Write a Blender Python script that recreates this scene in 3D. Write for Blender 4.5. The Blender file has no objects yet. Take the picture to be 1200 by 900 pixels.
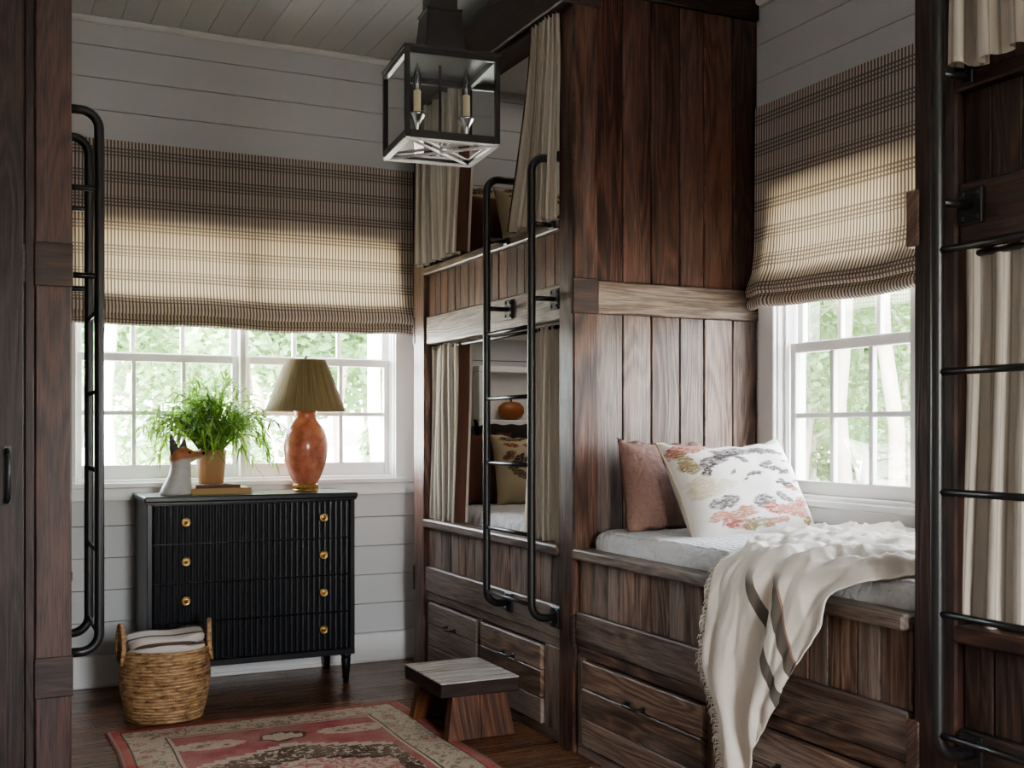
import bpy, bmesh, math, random
from mathutils import Vector, Matrix, noise as mnoise
random.seed(7)
PI = math.pi
scene = bpy.context.scene
COL = scene.collection
R = random.random
def U(a, b): return a + (b - a) * random.random()

# ------------------------------------------------------------------ mesh builder
class MB:
    def __init__(s):
        s.bm = bmesh.new()
        s.uv = s.bm.loops.layers.uv.new('uv')
        s.rn = s.bm.loops.layers.uv.new('rnd')
    def setr(s, faces, r=None):
        r = r or (R(), R())
        for f in faces:
            for l in f.loops: l[s.rn].uv = r
    def box(s, x0, x1, y0, y1, z0, z1, axis='z', bevel=0.003, M=None):
        """box with grain running along axis"""
        if x0 > x1: x0, x1 = x1, x0
        if y0 > y1: y0, y1 = y1, y0
        if z0 > z1: z0, z1 = z1, z0
        vs = [s.bm.verts.new(p) for p in [(x0,y0,z0),(x1,y0,z0),(x1,y1,z0),(x0,y1,z0),(x0,y0,z1),(x1,y0,z1),(x1,y1,z1),(x0,y1,z1)]]
        fs = [s.bm.faces.new([vs[i] for i in q]) for q in [(3,2,1,0),(4,5,6,7),(0,1,5,4),(1,2,6,5),(2,3,7,6),(3,0,4,7)]]
        if bevel and bevel < min(x1-x0, y1-y0, z1-z0) * .45:
            es = list({e for f in fs for e in f.edges})
            r = bmesh.ops.bevel(s.bm, geom=es, offset=bevel, segments=1, affect='EDGES', profile=.5)
            fs = list({f for v in r['verts'] for f in v.link_faces} | {f for f in fs if f.is_valid})
        ai = 'xyz'.index(axis)
        oth = [i for i in range(3) if i != ai]
        ou, ov = U(0, 60), U(0, 60)
        rr = (R(), R())
        for f in fs:
            for l in f.loops:
                c = l.vert.co
                l[s.uv].uv = (c[ai] + ou, c[oth[0]] + c[oth[1]] + ov)
                l[s.rn].uv = rr
        if M is not None:
            for v in {v for f in fs for v in f.verts}: v.co = M @ v.co
        return fs
    def grid(s, fn, nu, nv, uvs=(1, 1), smooth=True, closeu=False, flip=False):
        """fn(u, v) -> point, u and v in 0..1"""
        rr = (R(), R())
        V = [[s.bm.verts.new(fn(i / nu, j / nv)) for i in range(nu + (0 if closeu else 1))] for j in range(nv + 1)]
        n = len(V[0])
        out = []
        for j in range(nv):
            for i in range(nu):
                i2 = (i + 1) % n
                q = [V[j][i], V[j][i2], V[j+1][i2], V[j+1][i]]
                t = [(i, j), (i + 1, j), (i + 1, j + 1), (i, j + 1)]
                if flip: q.reverse(); t.reverse()
                try: f = s.bm.faces.new(q)
                except ValueError: continue
                f.smooth = smooth
                for l, (a, b) in zip(f.loops, t):
                    l[s.uv].uv = (a / nu * uvs[0], b / nv * uvs[1]); l[s.rn].uv = rr
                out.append(f)
        return V, out
    def lathe(s, prof, seg=32, c=(0, 0, 0), sx=1, sy=1, smooth=True, cap=True):
        """prof: list of (r, z)"""
        rr = (R(), R())
        rings = []
        for (r, z) in prof:
            rings.append([s.bm.verts.new((c[0] + sx * r * math.cos(2*PI*k/seg), c[1] + sy * r * math.sin(2*PI*k/seg), c[2] + z)) for k in range(seg)])
        L = 0
        for j in range(len(prof) - 1):
            L2 = L + math.hypot(prof[j+1][0] - prof[j][0], prof[j+1][1] - prof[j][1])
            for k in range(seg):
                k2 = (k + 1) % seg
                f = s.bm.faces.new([rings[j][k], rings[j][k2], rings[j+1][k2], rings[j+1][k]])
                f.smooth = smooth
                for l, (a, b) in zip(f.loops, [(k, L), (k + 1, L), (k + 1, L2), (k, L2)]):
                    l[s.uv].uv = (a / seg, b); l[s.rn].uv = rr
            L = L2
        if cap:
            for ring, rev in ((rings[0], True), (rings[-1], False)):
                f = s.bm.faces.new(list(reversed(ring)) if rev else ring)
                for l in f.loops: l[s.uv].uv = (.5, 0); l[s.rn].uv = rr
    def tube(s, pts, r, seg=8, closed=False, smooth=True, cap=True):
        pts = [Vector(p) for p in pts]
        n = len(pts)
        rad = r if isinstance(r, (list, tuple)) else [r] * n
        rr = (R(), R())
        t0 = (pts[1] - pts[0]).normalized()
        up = Vector((0, 0, 1)) if abs(t0.z) < .9 else Vector((1, 0, 0))
        nrm = (up - t0 * up.dot(t0)).normalized()
        rings = []; L = [0]
        for i in range(n):
            if closed: t = (pts[(i+1) % n] - pts[i-1]).normalized()
            else: t = (pts[min(i+1, n-1)] - pts[max(i-1, 0)]).normalized()
            nrm = (nrm - t * nrm.dot(t)).normalized()
            b = t.cross(nrm)
            rings.append([s.bm.verts.new(pts[i] + (nrm * math.cos(2*PI*k/seg) + b * math.sin(2*PI*k/seg)) * rad[i]) for k in range(seg)])
            if i: L.append(L[-1] + (pts[i] - pts[i-1]).length)
        for i in range(n if closed else n - 1):
            i2 = (i + 1) % n
            for k in range(seg):
                k2 = (k + 1) % seg
                f = s.bm.faces.new([rings[i][k], rings[i][k2], rings[i2][k2], rings[i2][k]])
                f.smooth = smooth
                a = L[i]; b2 = L[i2] if i2 else L[i] + .02
                for l, (p, q) in zip(f.loops, [(a, k), (a, k + 1), (b2, k + 1), (b2, k)]):
                    l[s.uv].uv = (p, q / seg); l[s.rn].uv = rr
        if cap and not closed:
            s.bm.faces.new(list(reversed(rings[0]))); s.bm.faces.new(rings[-1])
    def quad(s, pts, uvs=None, r=None, smooth=False):
        f = s.bm.faces.new([s.bm.verts.new(p) for p in pts])
        f.smooth = smooth
        r = r or (R(), R())
        for l, t in zip(f.loops, uvs or [(0, 0), (1, 0), (1, 1), (0, 1)][:len(pts)]):
            l[s.uv].uv = t; l[s.rn].uv = r
        return f
    def sphere(s, c, r, seg=16, rings=10, sc=(1, 1, 1)):
        prof = [(max(1e-4, math.sin(PI * j / rings)) * r, -math.cos(PI * j / rings) * r) for j in range(rings + 1)]
        n0 = len(s.bm.verts)
        s.lathe([(p[0], p[1] * sc[2]) for p in prof], seg, c, sc[0], sc[1], cap=False)
    def hull_prism(s, poly, axis, a0, a1):
        """extrude a 2-D polygon along an axis; poly coords are the other two axes in order"""
        def P(p, a):
            q = list(p); q.insert('xyz'.index(axis), a); return q
        A = [s.bm.verts.new(P(p, a0)) for p in poly]; B = [s.bm.verts.new(P(p, a1)) for p in poly]
        n = len(poly); fs = []
        fs.append(s.bm.faces.new(list(reversed(A)))); fs.append(s.bm.faces.new(B))
        for i in range(n): fs.append(s.bm.faces.new([A[i], A[(i+1) % n], B[(i+1) % n], B[i]]))
        bmesh.ops.recalc_face_normals(s.bm, faces=fs)
        ou, ov = U(0, 60), U(0, 60); rr = (R(), R())
        for f in fs:
            for l in f.loops:
                c = l.vert.co
                l[s.uv].uv = (c.z + ou, c.x + c.y + ov); l[s.rn].uv = rr
        return fs

def base_of(bm):
    xs = [v.co for v in bm.verts]
    mn = [min(v[i] for v in xs) for i in range(3)]; mx = [max(v[i] for v in xs) for i in range(3)]
    return Vector(((mn[0]+mx[0])/2, (mn[1]+mx[1])/2, mn[2]))
def wloc(o):
    v = Vector((0, 0, 0))
    while o: v += o.location; o = o.parent
    return v
def obj(name, mb, mat, parent=None, recalc=False):
    if recalc: bmesh.ops.recalc_face_normals(mb.bm, faces=mb.bm.faces)
    o_w = base_of(mb.bm)
    for v in mb.bm.verts: v.co -= o_w
    me = bpy.data.meshes.new(name); mb.bm.to_mesh(me); mb.bm.free()
    me.materials.append(mat)
    o = bpy.data.objects.new(name, me); COL.objects.link(o)
    if parent:
        o.parent = parent; o.location = o_w - wloc(parent)
    else: o.location = o_w
    return o
def tag(o, label, cat, group=None, kind=None):
    o['label'] = label; o['category'] = cat
    if group: o['group'] = group
    if kind: o['kind'] = kind
    return o
def thing(name, label, cat, loc, group=None):
    o = bpy.data.objects.new(name, None); COL.objects.link(o)
    o.location = loc; o.empty_display_size = .1
    return tag(o, label, cat, group)
def struct_empty(name, loc):
    o = bpy.data.objects.new(name, None); COL.objects.link(o); o.location = loc; o['kind'] = 'structure'; return o
def struct(name, mb, mat, parent=None):
    o = obj(name, mb, mat, parent)
    if not parent: o['kind'] = 'structure'
    return o
def copy_tree(o, parent=None):
    c = o.copy(); COL.objects.link(c); c.parent = parent
    for ch in list(o.children): copy_tree(ch, c)
    return c

# ------------------------------------------------------------------ node helpers
class NT:
    def __init__(s, name):
        s.m = bpy.data.materials.new(name); s.m.use_nodes = True
        s.t = s.m.node_tree; s.t.nodes.clear()
        s.out = s.t.nodes.new('ShaderNodeOutputMaterial')
    def new(s, typ, **kw):
        n = s.t.nodes.new(typ)
        for k, v in kw.items(): setattr(n, k, v)
        return n
    def link(s, a, b): s.t.links.new(a, b)
    def put(s, sock, v):
        if v is None: return
        if hasattr(v, 'is_output'): s.link(v, sock)
        else:
            if isinstance(v, (tuple, list)) and len(v) == 3 and len(sock.default_value) == 4: v = (*v, 1)
            sock.default_value = v
    def math(s, op, a, b=0.0, c=None, clamp=False):
        n = s.new('ShaderNodeMath', operation=op); n.use_clamp = clamp
        s.put(n.inputs[0], a); s.put(n.inputs[1], b)
        if c is not None: s.put(n.inputs[2], c)
        return n.outputs[0]
    def mix(s, f, a, b, blend='MIX'):
        n = s.new('ShaderNodeMix', data_type='RGBA', blend_type=blend)
        s.put(n.inputs[0], f); s.put(n.inputs[6], a); s.put(n.inputs[7], b)
        return n.outputs[2]
    def ramp(s, f, stops, interp='LINEAR'):
        n = s.new('ShaderNodeValToRGB'); cr = n.color_ramp; cr.interpolation = interp
        while len(cr.elements) < len(stops): cr.elements.new(.5)
        for e, (p, c) in zip(cr.elements, stops):
            e.position = p; e.color = (*c, 1) if len(c) == 3 else c
        s.put(n.inputs[0], f)
        return n.outputs[0]
    def rampf(s, f, stops, interp='LINEAR'):
        return s.ramp(f, [(p, (c, c, c)) for p, c in stops], interp)
    def noise(s, vec, scale=5, detail=3, rough=.5, dist=0, col=False):
        n = s.new('ShaderNodeTexNoise'); s.put(n.inputs['Vector'], vec)
        n.inputs['Scale'].default_value = scale; n.inputs['Detail'].default_value = detail
        n.inputs['Roughness'].default_value = rough; n.inputs['Distortion'].default_value = dist
        return n.outputs['Color' if col else 'Fac']
    def voronoi(s, vec, scale=5, feature='F1', out='Distance'):
        n = s.new('ShaderNodeTexVoronoi', feature=feature); s.put(n.inputs['Vector'], vec)
        n.inputs['Scale'].default_value = scale
        return n.outputs[out]
    def uv(s, name='uv'):
        n = s.new('ShaderNodeUVMap'); n.uv_map = name; return n.outputs[0]
    def objc(s): return s.new('ShaderNodeTexCoord').outputs['Object']
    def sep(s, v):
        n = s.new('ShaderNodeSeparateXYZ'); s.put(n.inputs[0], v); return n.outputs
    def comb(s, x, y, z=0.0):
        n = s.new('ShaderNodeCombineXYZ')
        for i, v in enumerate((x, y, z)): s.put(n.inputs[i], v)
        return n.outputs[0]
    def bump(s, h, strength=.3, dist=.01):
        n = s.new('ShaderNodeBump'); s.put(n.inputs['Height'], h)
        n.inputs['Strength'].default_value = strength; n.inputs['Distance'].default_value = dist
        return n.outputs[0]
    def bsdf(s, col, rough=.5, metal=0, normal=None, spec=None, **kw):
        n = s.new('ShaderNodeBsdfPrincipled')
        s.put(n.inputs['Base Color'], col); s.put(n.inputs['Roughness'], rough); s.put(n.inputs['Metallic'], metal)
        if spec is not None: s.put(n.inputs['Specular IOR Level'], spec)
        if normal is not None: s.link(normal, n.inputs['Normal'])
        for k, v in kw.items(): s.put(n.inputs[k], v)
        return n.outputs[0]
    def done(s, sh): s.link(sh, s.out.inputs[0]); return s.m

def plain(name, col, rough=.5, metal=0, bump=0, bscale=40, vary=0, **kw):
    n = NT(name)
    c = n.objc()
    nz = n.noise(c, bscale, 4)
    cc = col
    if vary: cc = n.mix(n.noise(c, bscale * .2, 4), tuple(x * (1 - vary) for x in col), tuple(min(1, x * (1 + vary)) for x in col))
    return n.done(n.bsdf(cc, rough, metal, n.bump(nz, bump, .004) if bump else None, **kw))

def wood(name, dark, mid, light, rough=(.35, .6), knots=.5, grey=0, greycol=(.16, .14, .125), bumpk=.35, vary=.5, spec=.5, knotcol=None):
    n = NT(name)
    sx, sy, _ = n.sep(n.uv('uv'))
    r = n.sep(n.uv('rnd'))
    fine = n.noise(n.comb(n.math('MULTIPLY', sx, 3.0), n.math('MULTIPLY', sy, 130)), 1, 6, .7)
    # cathedral rings: contour lines of a stretched noise
    big = n.noise(n.comb(n.math('MULTIPLY', sx, .9), n.math('MULTIPLY', sy, 8)), 1, 2, .45, .4)
    ring = n.math('FRACT', n.math('MULTIPLY', big, 11))
    ring = n.math('ABSOLUTE', n.math('SUBTRACT', ring, .5))
    ring = n.math('MULTIPLY', ring, 2)
    blot = n.noise(n.comb(n.math('MULTIPLY', sx, 1.6), n.math('MULTIPLY', sy, 6)), 1, 4, .6, .3)
    g = n.math('ADD', n.math('MULTIPLY', fine, .78), n.math('MULTIPLY', ring, .30))
    g = n.math('ADD', g, n.math('MULTIPLY', blot, .42))
    g = n.math('ADD', g, n.math('MULTIPLY', n.math('SUBTRACT', r[0], .5), vary * .4))
    col = n.ramp(n.math('SUBTRACT', g, .20), [(.28, dark), (.52, mid), (.78, light)])
    if grey:
        gm = n.noise(n.comb(n.math('MULTIPLY', sx, 1.3), n.math('MULTIPLY', sy, 14)), 1, 5, .6)
        gm = n.rampf(n.math('ADD', gm, n.math('MULTIPLY', n.math('SUBTRACT', r[1], .5), .36)), [(.42, 0), (.66, grey)])
        gc = n.mix(fine, tuple(x * .45 for x in greycol), tuple(x * 1.5 for x in greycol))
        col = n.mix(gm, col, gc)
    if knots:
        kv = n.comb(n.math('MULTIPLY', sx, 1.5), n.math('MULTIPLY', sy, 5.5))
        kd = n.voronoi(kv, 1)
        km = n.rampf(n.math('ADD', kd, n.math('MULTIPLY', n.math('SUBTRACT', fine, .5), .12)), [(.07, 1), (.17, 0)] if not knotcol else [(.12, 1), (.22, 0)])
        col = n.mix(n.math('MULTIPLY', km, knots), col, knotcol or (dark[0] * .9 + .03, dark[1] * .7 + .006, dark[2] * .5))
    pore = n.noise(n.comb(n.math('MULTIPLY', sx, 7), n.math('MULTIPLY', sy, 260)), 1, 4, .7)
    col = n.mix(1.0, col, n.ramp(pore, [(.36, (.42, .40, .38)), (.50, (1, 1, 1)), (.68, (1.25, 1.22, 1.2))]), 'MULTIPLY')
    ro = n.math('ADD', n.math('MULTIPLY', fine, rough[1] - rough[0]), rough[0])
    h = n.math('ADD', n.math('MULTIPLY', fine, .7), n.math('MULTIPLY', ring, .3))
    return n.done(n.bsdf(col, ro, 0, n.bump(h, bumpk, .004), spec))

# ------------------------------------------------------------------ materials
W_PANEL = wood('dark_plank_wood', (.022, .0075, .0050), (.085, .032, .020), (.190, .085, .055), (.30, .50), .6, .35, (.15, .11, .095), vary=.9)
W_PANEL_LOW = wood('weathered_window_lit_plank_wood', (.045, .023, .016), (.135, .080, .060), (.28, .19, .15), (.30, .5), .6, .62, (.22, .185, .165), vary=.9)  # grey weathering, plus window light lifted into the lower planks' colour
W_POST = wood('post_wood', (.026, .010, .006), (.092, .042, .026), (.20, .105, .070), (.34, .56), .9, .5, (.18, .155, .14), vary=.8)
W_FRONT = wood('weathered_front_wood', (.032, .016, .011), (.125, .075, .050), (.30, .20, .145), (.34, .58), .7, .72, (.27, .225, .19), vary=.7)
W_LEDGE = wood('worn_ledge_wood', (.050, .031, .021), (.145, .102, .076), (.28, .218, .17), (.32, .52), .5, .62, (.26, .22, .19))
W_POST_DIM = wood('shaded_knotty_post_wood', (.013, .005, .0035), (.045, .018, .0115), (.10, .042, .027), (.34, .54), 1.0, .4, (.075, .055, .050), vary=.7, knotcol=(.26, .075, .02))  # knotty post wood with the edge bunks' shade darkened into its colour
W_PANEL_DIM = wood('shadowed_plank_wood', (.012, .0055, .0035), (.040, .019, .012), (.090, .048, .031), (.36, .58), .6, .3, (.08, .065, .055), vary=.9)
W_BEAM = wood('beam_wood', (.010, .0045, .003), (.030, .013, .009), (.062, .030, .020), (.4, .6), .4, .2, (.08, .06, .055))
W_STOOLTOP = wood('window_lit_stool_top_wood', (.26, .21, .18), (.50, .44, .40), (.68, .63, .58), (.2, .36), .2, .6, (.58, .55, .53))  # pale colour carries the window's reflected light on the seat
W_STOOL = wood('stool_leg_wood', (.030, .009, .003), (.105, .034, .011), (.20, .078, .026), (.35, .55), .5, 0)
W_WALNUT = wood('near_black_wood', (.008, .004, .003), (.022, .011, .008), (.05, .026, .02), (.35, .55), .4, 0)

def paint(name, col, rough=.45, bumpk=.06):
    n = NT(name); c = n.objc()
    return n.done(n.bsdf(n.mix(n.noise(c, 1.5, 3), tuple(x * .95 for x in col), col), rough, 0, n.bump(n.noise(c, 60, 3), bumpk, .003)))
WALL = paint('white_shiplap_paint', (.62, .625, .625))
TRIM = paint('white_trim_paint', (.80, .795, .78), .35)
CEIL = paint('white_ceiling_paint', (.64, .645, .645))
GROOVE = plain('groove_shadow', (.16, .155, .15), .8)

def floor_mat():
    n = NT('floor_wood')
    sx, sy, _ = n.sep(n.uv('uv')); r = n.sep(n.uv('rnd'))
    fine = n.noise(n.comb(n.math('MULTIPLY', sx, 2), n.math('MULTIPLY', sy, 60)), 1, 5, .6)
    blot = n.noise(n.comb(n.math('MULTIPLY', sx, 1.2), n.math('MULTIPLY', sy, 7)), 1, 3, .5, .4)
    g = n.math('ADD', n.math('MULTIPLY', fine, .5), n.math('MULTIPLY', blot, .5))
    g = n.math('ADD', g, n.math('MULTIPLY', n.math('SUBTRACT', r[0], .5), .26))
    col = n.ramp(g, [(.25, (.052, .022, .011)), (.5, (.15, .066, .032)), (.8, (.27, .13, .062))])
    return n.done(n.bsdf(col, n.math('ADD', n.math('MULTIPLY', fine, .16), .2), 0, n.bump(fine, .12, .003), .5))
FLOOR = floor_mat()
IRON = plain('black_iron', (.012, .0115, .011), .38, .0, .08, 120, spec=.6)
IRON2 = plain('dark_bronze_metal', (.022, .020, .018), .34, .4, .05, 80)
def brass_mat():
    n = NT('aged_brass'); c = n.objc()
    return n.done(n.bsdf(n.mix(n.noise(c, 60, 4), (.34, .21, .07), (.66, .46, .20)), .32, 1))
BRASS = brass_mat()
SILVER = plain('brushed_nickel', (.62, .61, .59), .22, 1)
WHITEMETAL = plain('pale_metal_frame', (.62, .62, .60), .35, .3)

def glass_mat(name, tint=(1, 1, 1), refl=1.0):
    n = NT(name)
    tr = n.new('ShaderNodeBsdfTransparent'); tr.inputs[0].default_value = (*tint, 1)
    gl = n.new('ShaderNodeBsdfGlossy'); gl.inputs['Roughness'].default_value = .02
    fr = n.new('ShaderNodeFresnel'); fr.inputs[0].default_value = 1.45
    mx = n.new('ShaderNodeMixShader')
    n.link(n.math('MULTIPLY', fr.outputs[0], refl), mx.inputs[0]); n.link(tr.outputs[0], mx.inputs[1]); n.link(gl.outputs[0], mx.inputs[2])
    return n.done(mx.outputs[0])
PANE = glass_mat('window_glass', (.97, .985, .98), .6)
LGLASS = glass_mat('lantern_glass', (.86, .88, .88), 1.6)

def cloth(name, col, col2=None, trans=0.0, rough=.85, weave=900, pattern=None, bumpk=.15, wr=6, tint=None, bd=.01):
    """woven cloth; pattern(n) may return a colour socket"""
    n = NT(name)
    c = n.objc()
    base = pattern(n) if pattern else n.mix(n.noise(c, 9, 3), col, col2 or tuple(x * .88 for x in col))
    h = n.math('ADD', n.math('MULTIPLY', n.noise(c, weave, 1), .35), n.noise(c, wr, 4))
    b = n.bump(h, bumpk, .01)
    d = n.bsdf(base, rough, 0, b, .15)
    if trans:
        t = n.new('ShaderNodeBsdfTranslucent'); n.link(n.mix(1.0, base, tint, 'MULTIPLY') if tint else base, t.inputs[0])
        mx = n.new('ShaderNodeMixShader'); mx.inputs[0].default_value = trans
        n.link(d, mx.inputs[1]); n.link(t.outputs[0], mx.inputs[2]); d = mx.outputs[0]
    return n.done(d)

def shade_pattern(n):
    x, y, _ = n.sep(n.uv('uv'))     # metres: x across, y down
    wob = n.math('MULTIPLY', n.noise(n.comb(x, y), 3, 2), .006)
    fx = n.math('FRACT', n.math('DIVIDE', n.math('ADD', x, wob), .0165))
    sv = n.rampf(n.math('ABSOLUTE', n.math('SUBTRACT', fx, .5)), [(.20, 1), (.27, 0)])
    fy = n.math('FRACT', n.math('DIVIDE', y, .0165))
    sh = n.rampf(n.math('ABSOLUTE', n.math('SUBTRACT', fy, .5)), [(.22, 1), (.29, 0)])
    band = n.math('FRACT', n.math('DIVIDE', y, .1205))
    bm = n.rampf(n.math('ABSOLUTE', n.math('SUBTRACT', band, .5)), [(.225, 1), (.235, 0)])
    sh = n.math('MULTIPLY', sh, bm)
    m = n.math('MAXIMUM', sv, n.math('MULTIPLY', sh, .85))
    return n.mix(m, (.66, .60, .52), (.175, .132, .125))
SHADE = cloth('checked_shade_linen', (.6, .5, .4), trans=.15, pattern=shade_pattern, bumpk=.05, tint=(1.0, .93, .66))
SHADE_EDGE = cloth('brown_binding', (.055, .032, .028))

def curtain_pattern(n):
    x, y, _ = n.sep(n.uv('uv'))
    f = n.math('FRACT', n.math('DIVIDE', x, .034))
    s = n.rampf(n.math('ABSOLUTE', n.math('SUBTRACT', f, .5)), [(.07, 1), (.11, 0)])
    return n.mix(n.math('MULTIPLY', s, .55), (.56, .515, .44), (.22, .185, .15))
CURTAIN = cloth('oatmeal_pinstripe_linen', (.5, .46, .4), trans=.12, pattern=curtain_pattern, bumpk=.06)
CURTAIN_LINING = cloth('rust_brown_lining', (.14, .070, .048), (.11, .055, .04))
CURTAIN_HEM = cloth('pale_linen_edge', (.62, .56, .47))
def quilt_pattern(n):
    x, y, _ = n.sep(n.uv('uv'))
    return n.mix(n.noise(n.comb(x, y), 12, 3), (.56, .555, .55), (.47, .465, .46))
def quilted(name, a, b, scale=(45, 14), bk=.8):
    n = NT(name); c = n.objc(); x, y, z = n.sep(c)
    r1 = n.math('ABSOLUTE', n.math('SINE', n.math('ADD', n.math('MULTIPLY', x, scale[0] * 2.2), n.math('MULTIPLY', n.noise(c, 14, 2), 3))))
    r2 = n.math('ABSOLUTE', n.math('SINE', n.math('ADD', n.math('MULTIPLY', y, scale[1] * 2.2), n.math('MULTIPLY', n.noise(c, 9, 2), 2))))
    h = n.math('ADD', n.math('MULTIPLY', n.math('MINIMUM', r1, n.math('ADD', r2, .15)), .6), n.math('MULTIPLY', n.noise(c, 60, 4), .5))
    return n.done(n.bsdf(n.mix(n.noise(c, 18, 3), a, b), .8, 0, n.bump(h, bk, .008), .2))
QUILT = quilted('grey_quilted_cover', (.56, .555, .55), (.66, .655, .65), (60, 20), 1.4)
QUILT2 = quilted('white_matelasse_cover', (.60, .58, .57), (.50, .48, .475), (18, 18), 1.0)
RUSTQ = quilted('rust_quilted_cotton', (.26, .165, .135), (.20, .12, .098), (3, 34), 1.3)
RUST = cloth('dark_rust_linen', (.115, .052, .038), (.09, .042, .032))
CHAR = cloth('charcoal_cloth', (.035, .03, .03))

def print_pattern(blobs, ground, ground2, noise_amt=.25):
    def fn(n):
        uv = n.uv('uv')
        nz = n.noise(uv, 7, 4, .7, col=True)
        nzv = n.new('ShaderNodeVectorMath', operation='SUBTRACT'); n.link(nz, nzv.inputs[0]); nzv.inputs[1].default_value = (.5, .5, .5)
        sc = n.new('ShaderNodeVectorMath', operation='SCALE'); n.link(nzv.outputs[0], sc.inputs[0]); sc.inputs['Scale'].default_value = noise_amt
        ad = n.new('ShaderNodeVectorMath', operation='ADD'); n.link(uv, ad.inputs[0]); n.link(sc.outputs[0], ad.inputs[1])
        x, y, _ = n.sep(ad.outputs[0])
        col = n.mix(n.noise(uv, 2.5, 3), ground, ground2)
        mp = n.new('ShaderNodeMapping'); n.link(uv, mp.inputs[0]); mp.inputs['Rotation'].default_value = (0, 0, .5); mp.inputs['Scale'].default_value = (16, 46, 1)
        det = n.rampf(n.noise(mp.outputs[0], 1, 5, .75, 1.2), [(.38, .25), (.52, 1)])
        for (cu, cv, ru, rv, ang, c) in blobs:
            dx = n.math('SUBTRACT', x, cu); dy = n.math('SUBTRACT', y, cv)
            ca, sa = math.cos(ang), math.sin(ang)
            a = n.math('DIVIDE', n.math('ADD', n.math('MULTIPLY', dx, ca), n.math('MULTIPLY', dy, sa)), ru)
            b = n.math('DIVIDE', n.math('SUBTRACT', n.math('MULTIPLY', dy, ca), n.math('MULTIPLY', dx, sa)), rv)
            d = n.math('ADD', n.math('MULTIPLY', a, a), n.math('MULTIPLY', b, b))
            m = n.rampf(d, [(.65, 1), (1.0, 0)])
            col = n.mix(n.math('MULTIPLY', m, det), col, c)
        return col
    return fn
GB, GD, RD, RD2, OL = (.12, .10, .095), (.055, .045, .042), (.34, .10, .075), (.42, .19, .13), (.26, .19, .09)
bird_blobs = [(.30, .76, .20, .055, .45, GB), (.48, .84, .26, .05, .0, GB), (.72, .82, .16, .035, -.25, GB), (.20, .66, .10, .03, .9, GD), (.36, .80, .10, .035, .3, GD), (.46, .74, .08, .025, -.5, GB), (.12, .88, .15, .07, .5, RD), (.24, .93, .13, .045, .1, RD2), (.08, .74, .06, .12, .2, OL),
              (.50, .56, .11, .022, .35, GD), (.70, .62, .13, .022, -.45, GD), (.78, .58, .07, .025, .5, GB), (.76, .46, .12, .024, -.2, GD), (.80, .42, .10, .018, -.1, RD), (.64, .68, .07, .018, .2, GB), (.88, .50, .06, .016, .1, GB), (.88, .70, .08, .018, -.1, GB), (.36, .62, .05, .02, .6, GB),
              (.22, .34, .12, .06, .2, GB), (.16, .22, .09, .05, .3, RD2), (.32, .22, .13, .06, .1, RD2), (.26, .14, .12, .05, -.2, RD), (.52, .30, .10, .07, .5, GB), (.60, .24, .12, .07, .1, RD), (.76, .22, .15, .08, -.1, RD2), (.84, .30, .08, .05, .5, RD), (.70, .34, .09, .035, -.5, GB), (.88, .14, .07, .04, .4, OL), (.44, .12, .14, .04, 0, OL), (.60, .12, .10, .035, .1, RD2), (.12, .50, .12, .10, 1.2, (.52, .44, .30)), (.26, .48, .10, .05, .5, (.55, .48, .36))]
PRINT_WHITE = cloth('bird_and_blossom_print', (.7, .7, .7), pattern=print_pattern(bird_blobs, (.66, .615, .55), (.70, .675, .635), .17), bumpk=.12, wr=5)
PRINT_OLIVE = cloth('olive_blossom_print', (.4, .3, .2), pattern=print_pattern([(.3, .6, .16, .07, .5, (.03, .02, .015)), (.55, .66, .14, .06, -.4, (.42, .38, .33)), (.75, .6, .1, .07, .3, (.04, .03, .02)), (.5, .45, .22, .06, .2, (.40, .36, .31)), (.3, .38, .16, .05, -.5, (.10, .07, .05)), (.7, .4, .16, .05, .6, (.12, .07, .05)), (.45, .3, .1, .04, .2, (.36, .30, .24)), (.2, .8, .1, .04, 0, (.2, .06, .04)), (.65, .84, .16, .03, .2, (.05, .03, .02)), (.8, .75, .1, .03, -.4, (.4, .3, .22)), (.25, .92, .2, .05, .2, (.06, .04, .025)), (.5, .78, .18, .05, -.3, (.10, .03, .02)), (.85, .88, .12, .06, .4, (.05, .035, .025)), (.15, .65, .1, .06, .6, (.12, .05, .03)), (.62, .54, .16, .03, .1, (.04, .03, .02)), (.4, .7, .1, .03, .8, (.42, .38, .32)), (.2, .5, .1, .05, 0, (.07, .05, .03)), (.85, .5, .09, .05, .5, (.09, .06, .04))], (.40, .335, .22), (.46, .39, .28), .12), bumpk=.12, wr=5)
def throw_pattern(n):
    x, y, _ = n.sep(n.uv('uv'))
    base = n.mix(n.noise(n.comb(x, y), 14, 3), (.76, .71, .63), (.71, .65, .56))
    st = n.rampf(x, [(.0, 0), (.4, 0), (.401, 1), (.44, 1), (.441, 0), (.50, 0), (.501, 1), (.545, 1), (.546, 0), (1, 0)], 'CONSTANT')
    rd = n.rampf(x, [(0, 0), (.546, 1), (.553, 0)], 'CONSTANT')
    m = n.math('MULTIPLY', st, n.rampf(y, [(.48, 0), (.53, 1)]))
    col = n.mix(n.math('MULTIPLY', m, .95), base, (.125, .105, .085))
    return n.mix(n.math('MULTIPLY', rd, n.rampf(y, [(.48, 0), (.53, .8)])), col, (.34, .14, .09))
THROW = cloth('cream_throw_wool', (.6, .55, .47), pattern=throw_pattern, trans=.12, bumpk=.25, wr=10)
FRINGE = cloth('cream_fringe', (.72, .67, .58))
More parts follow.
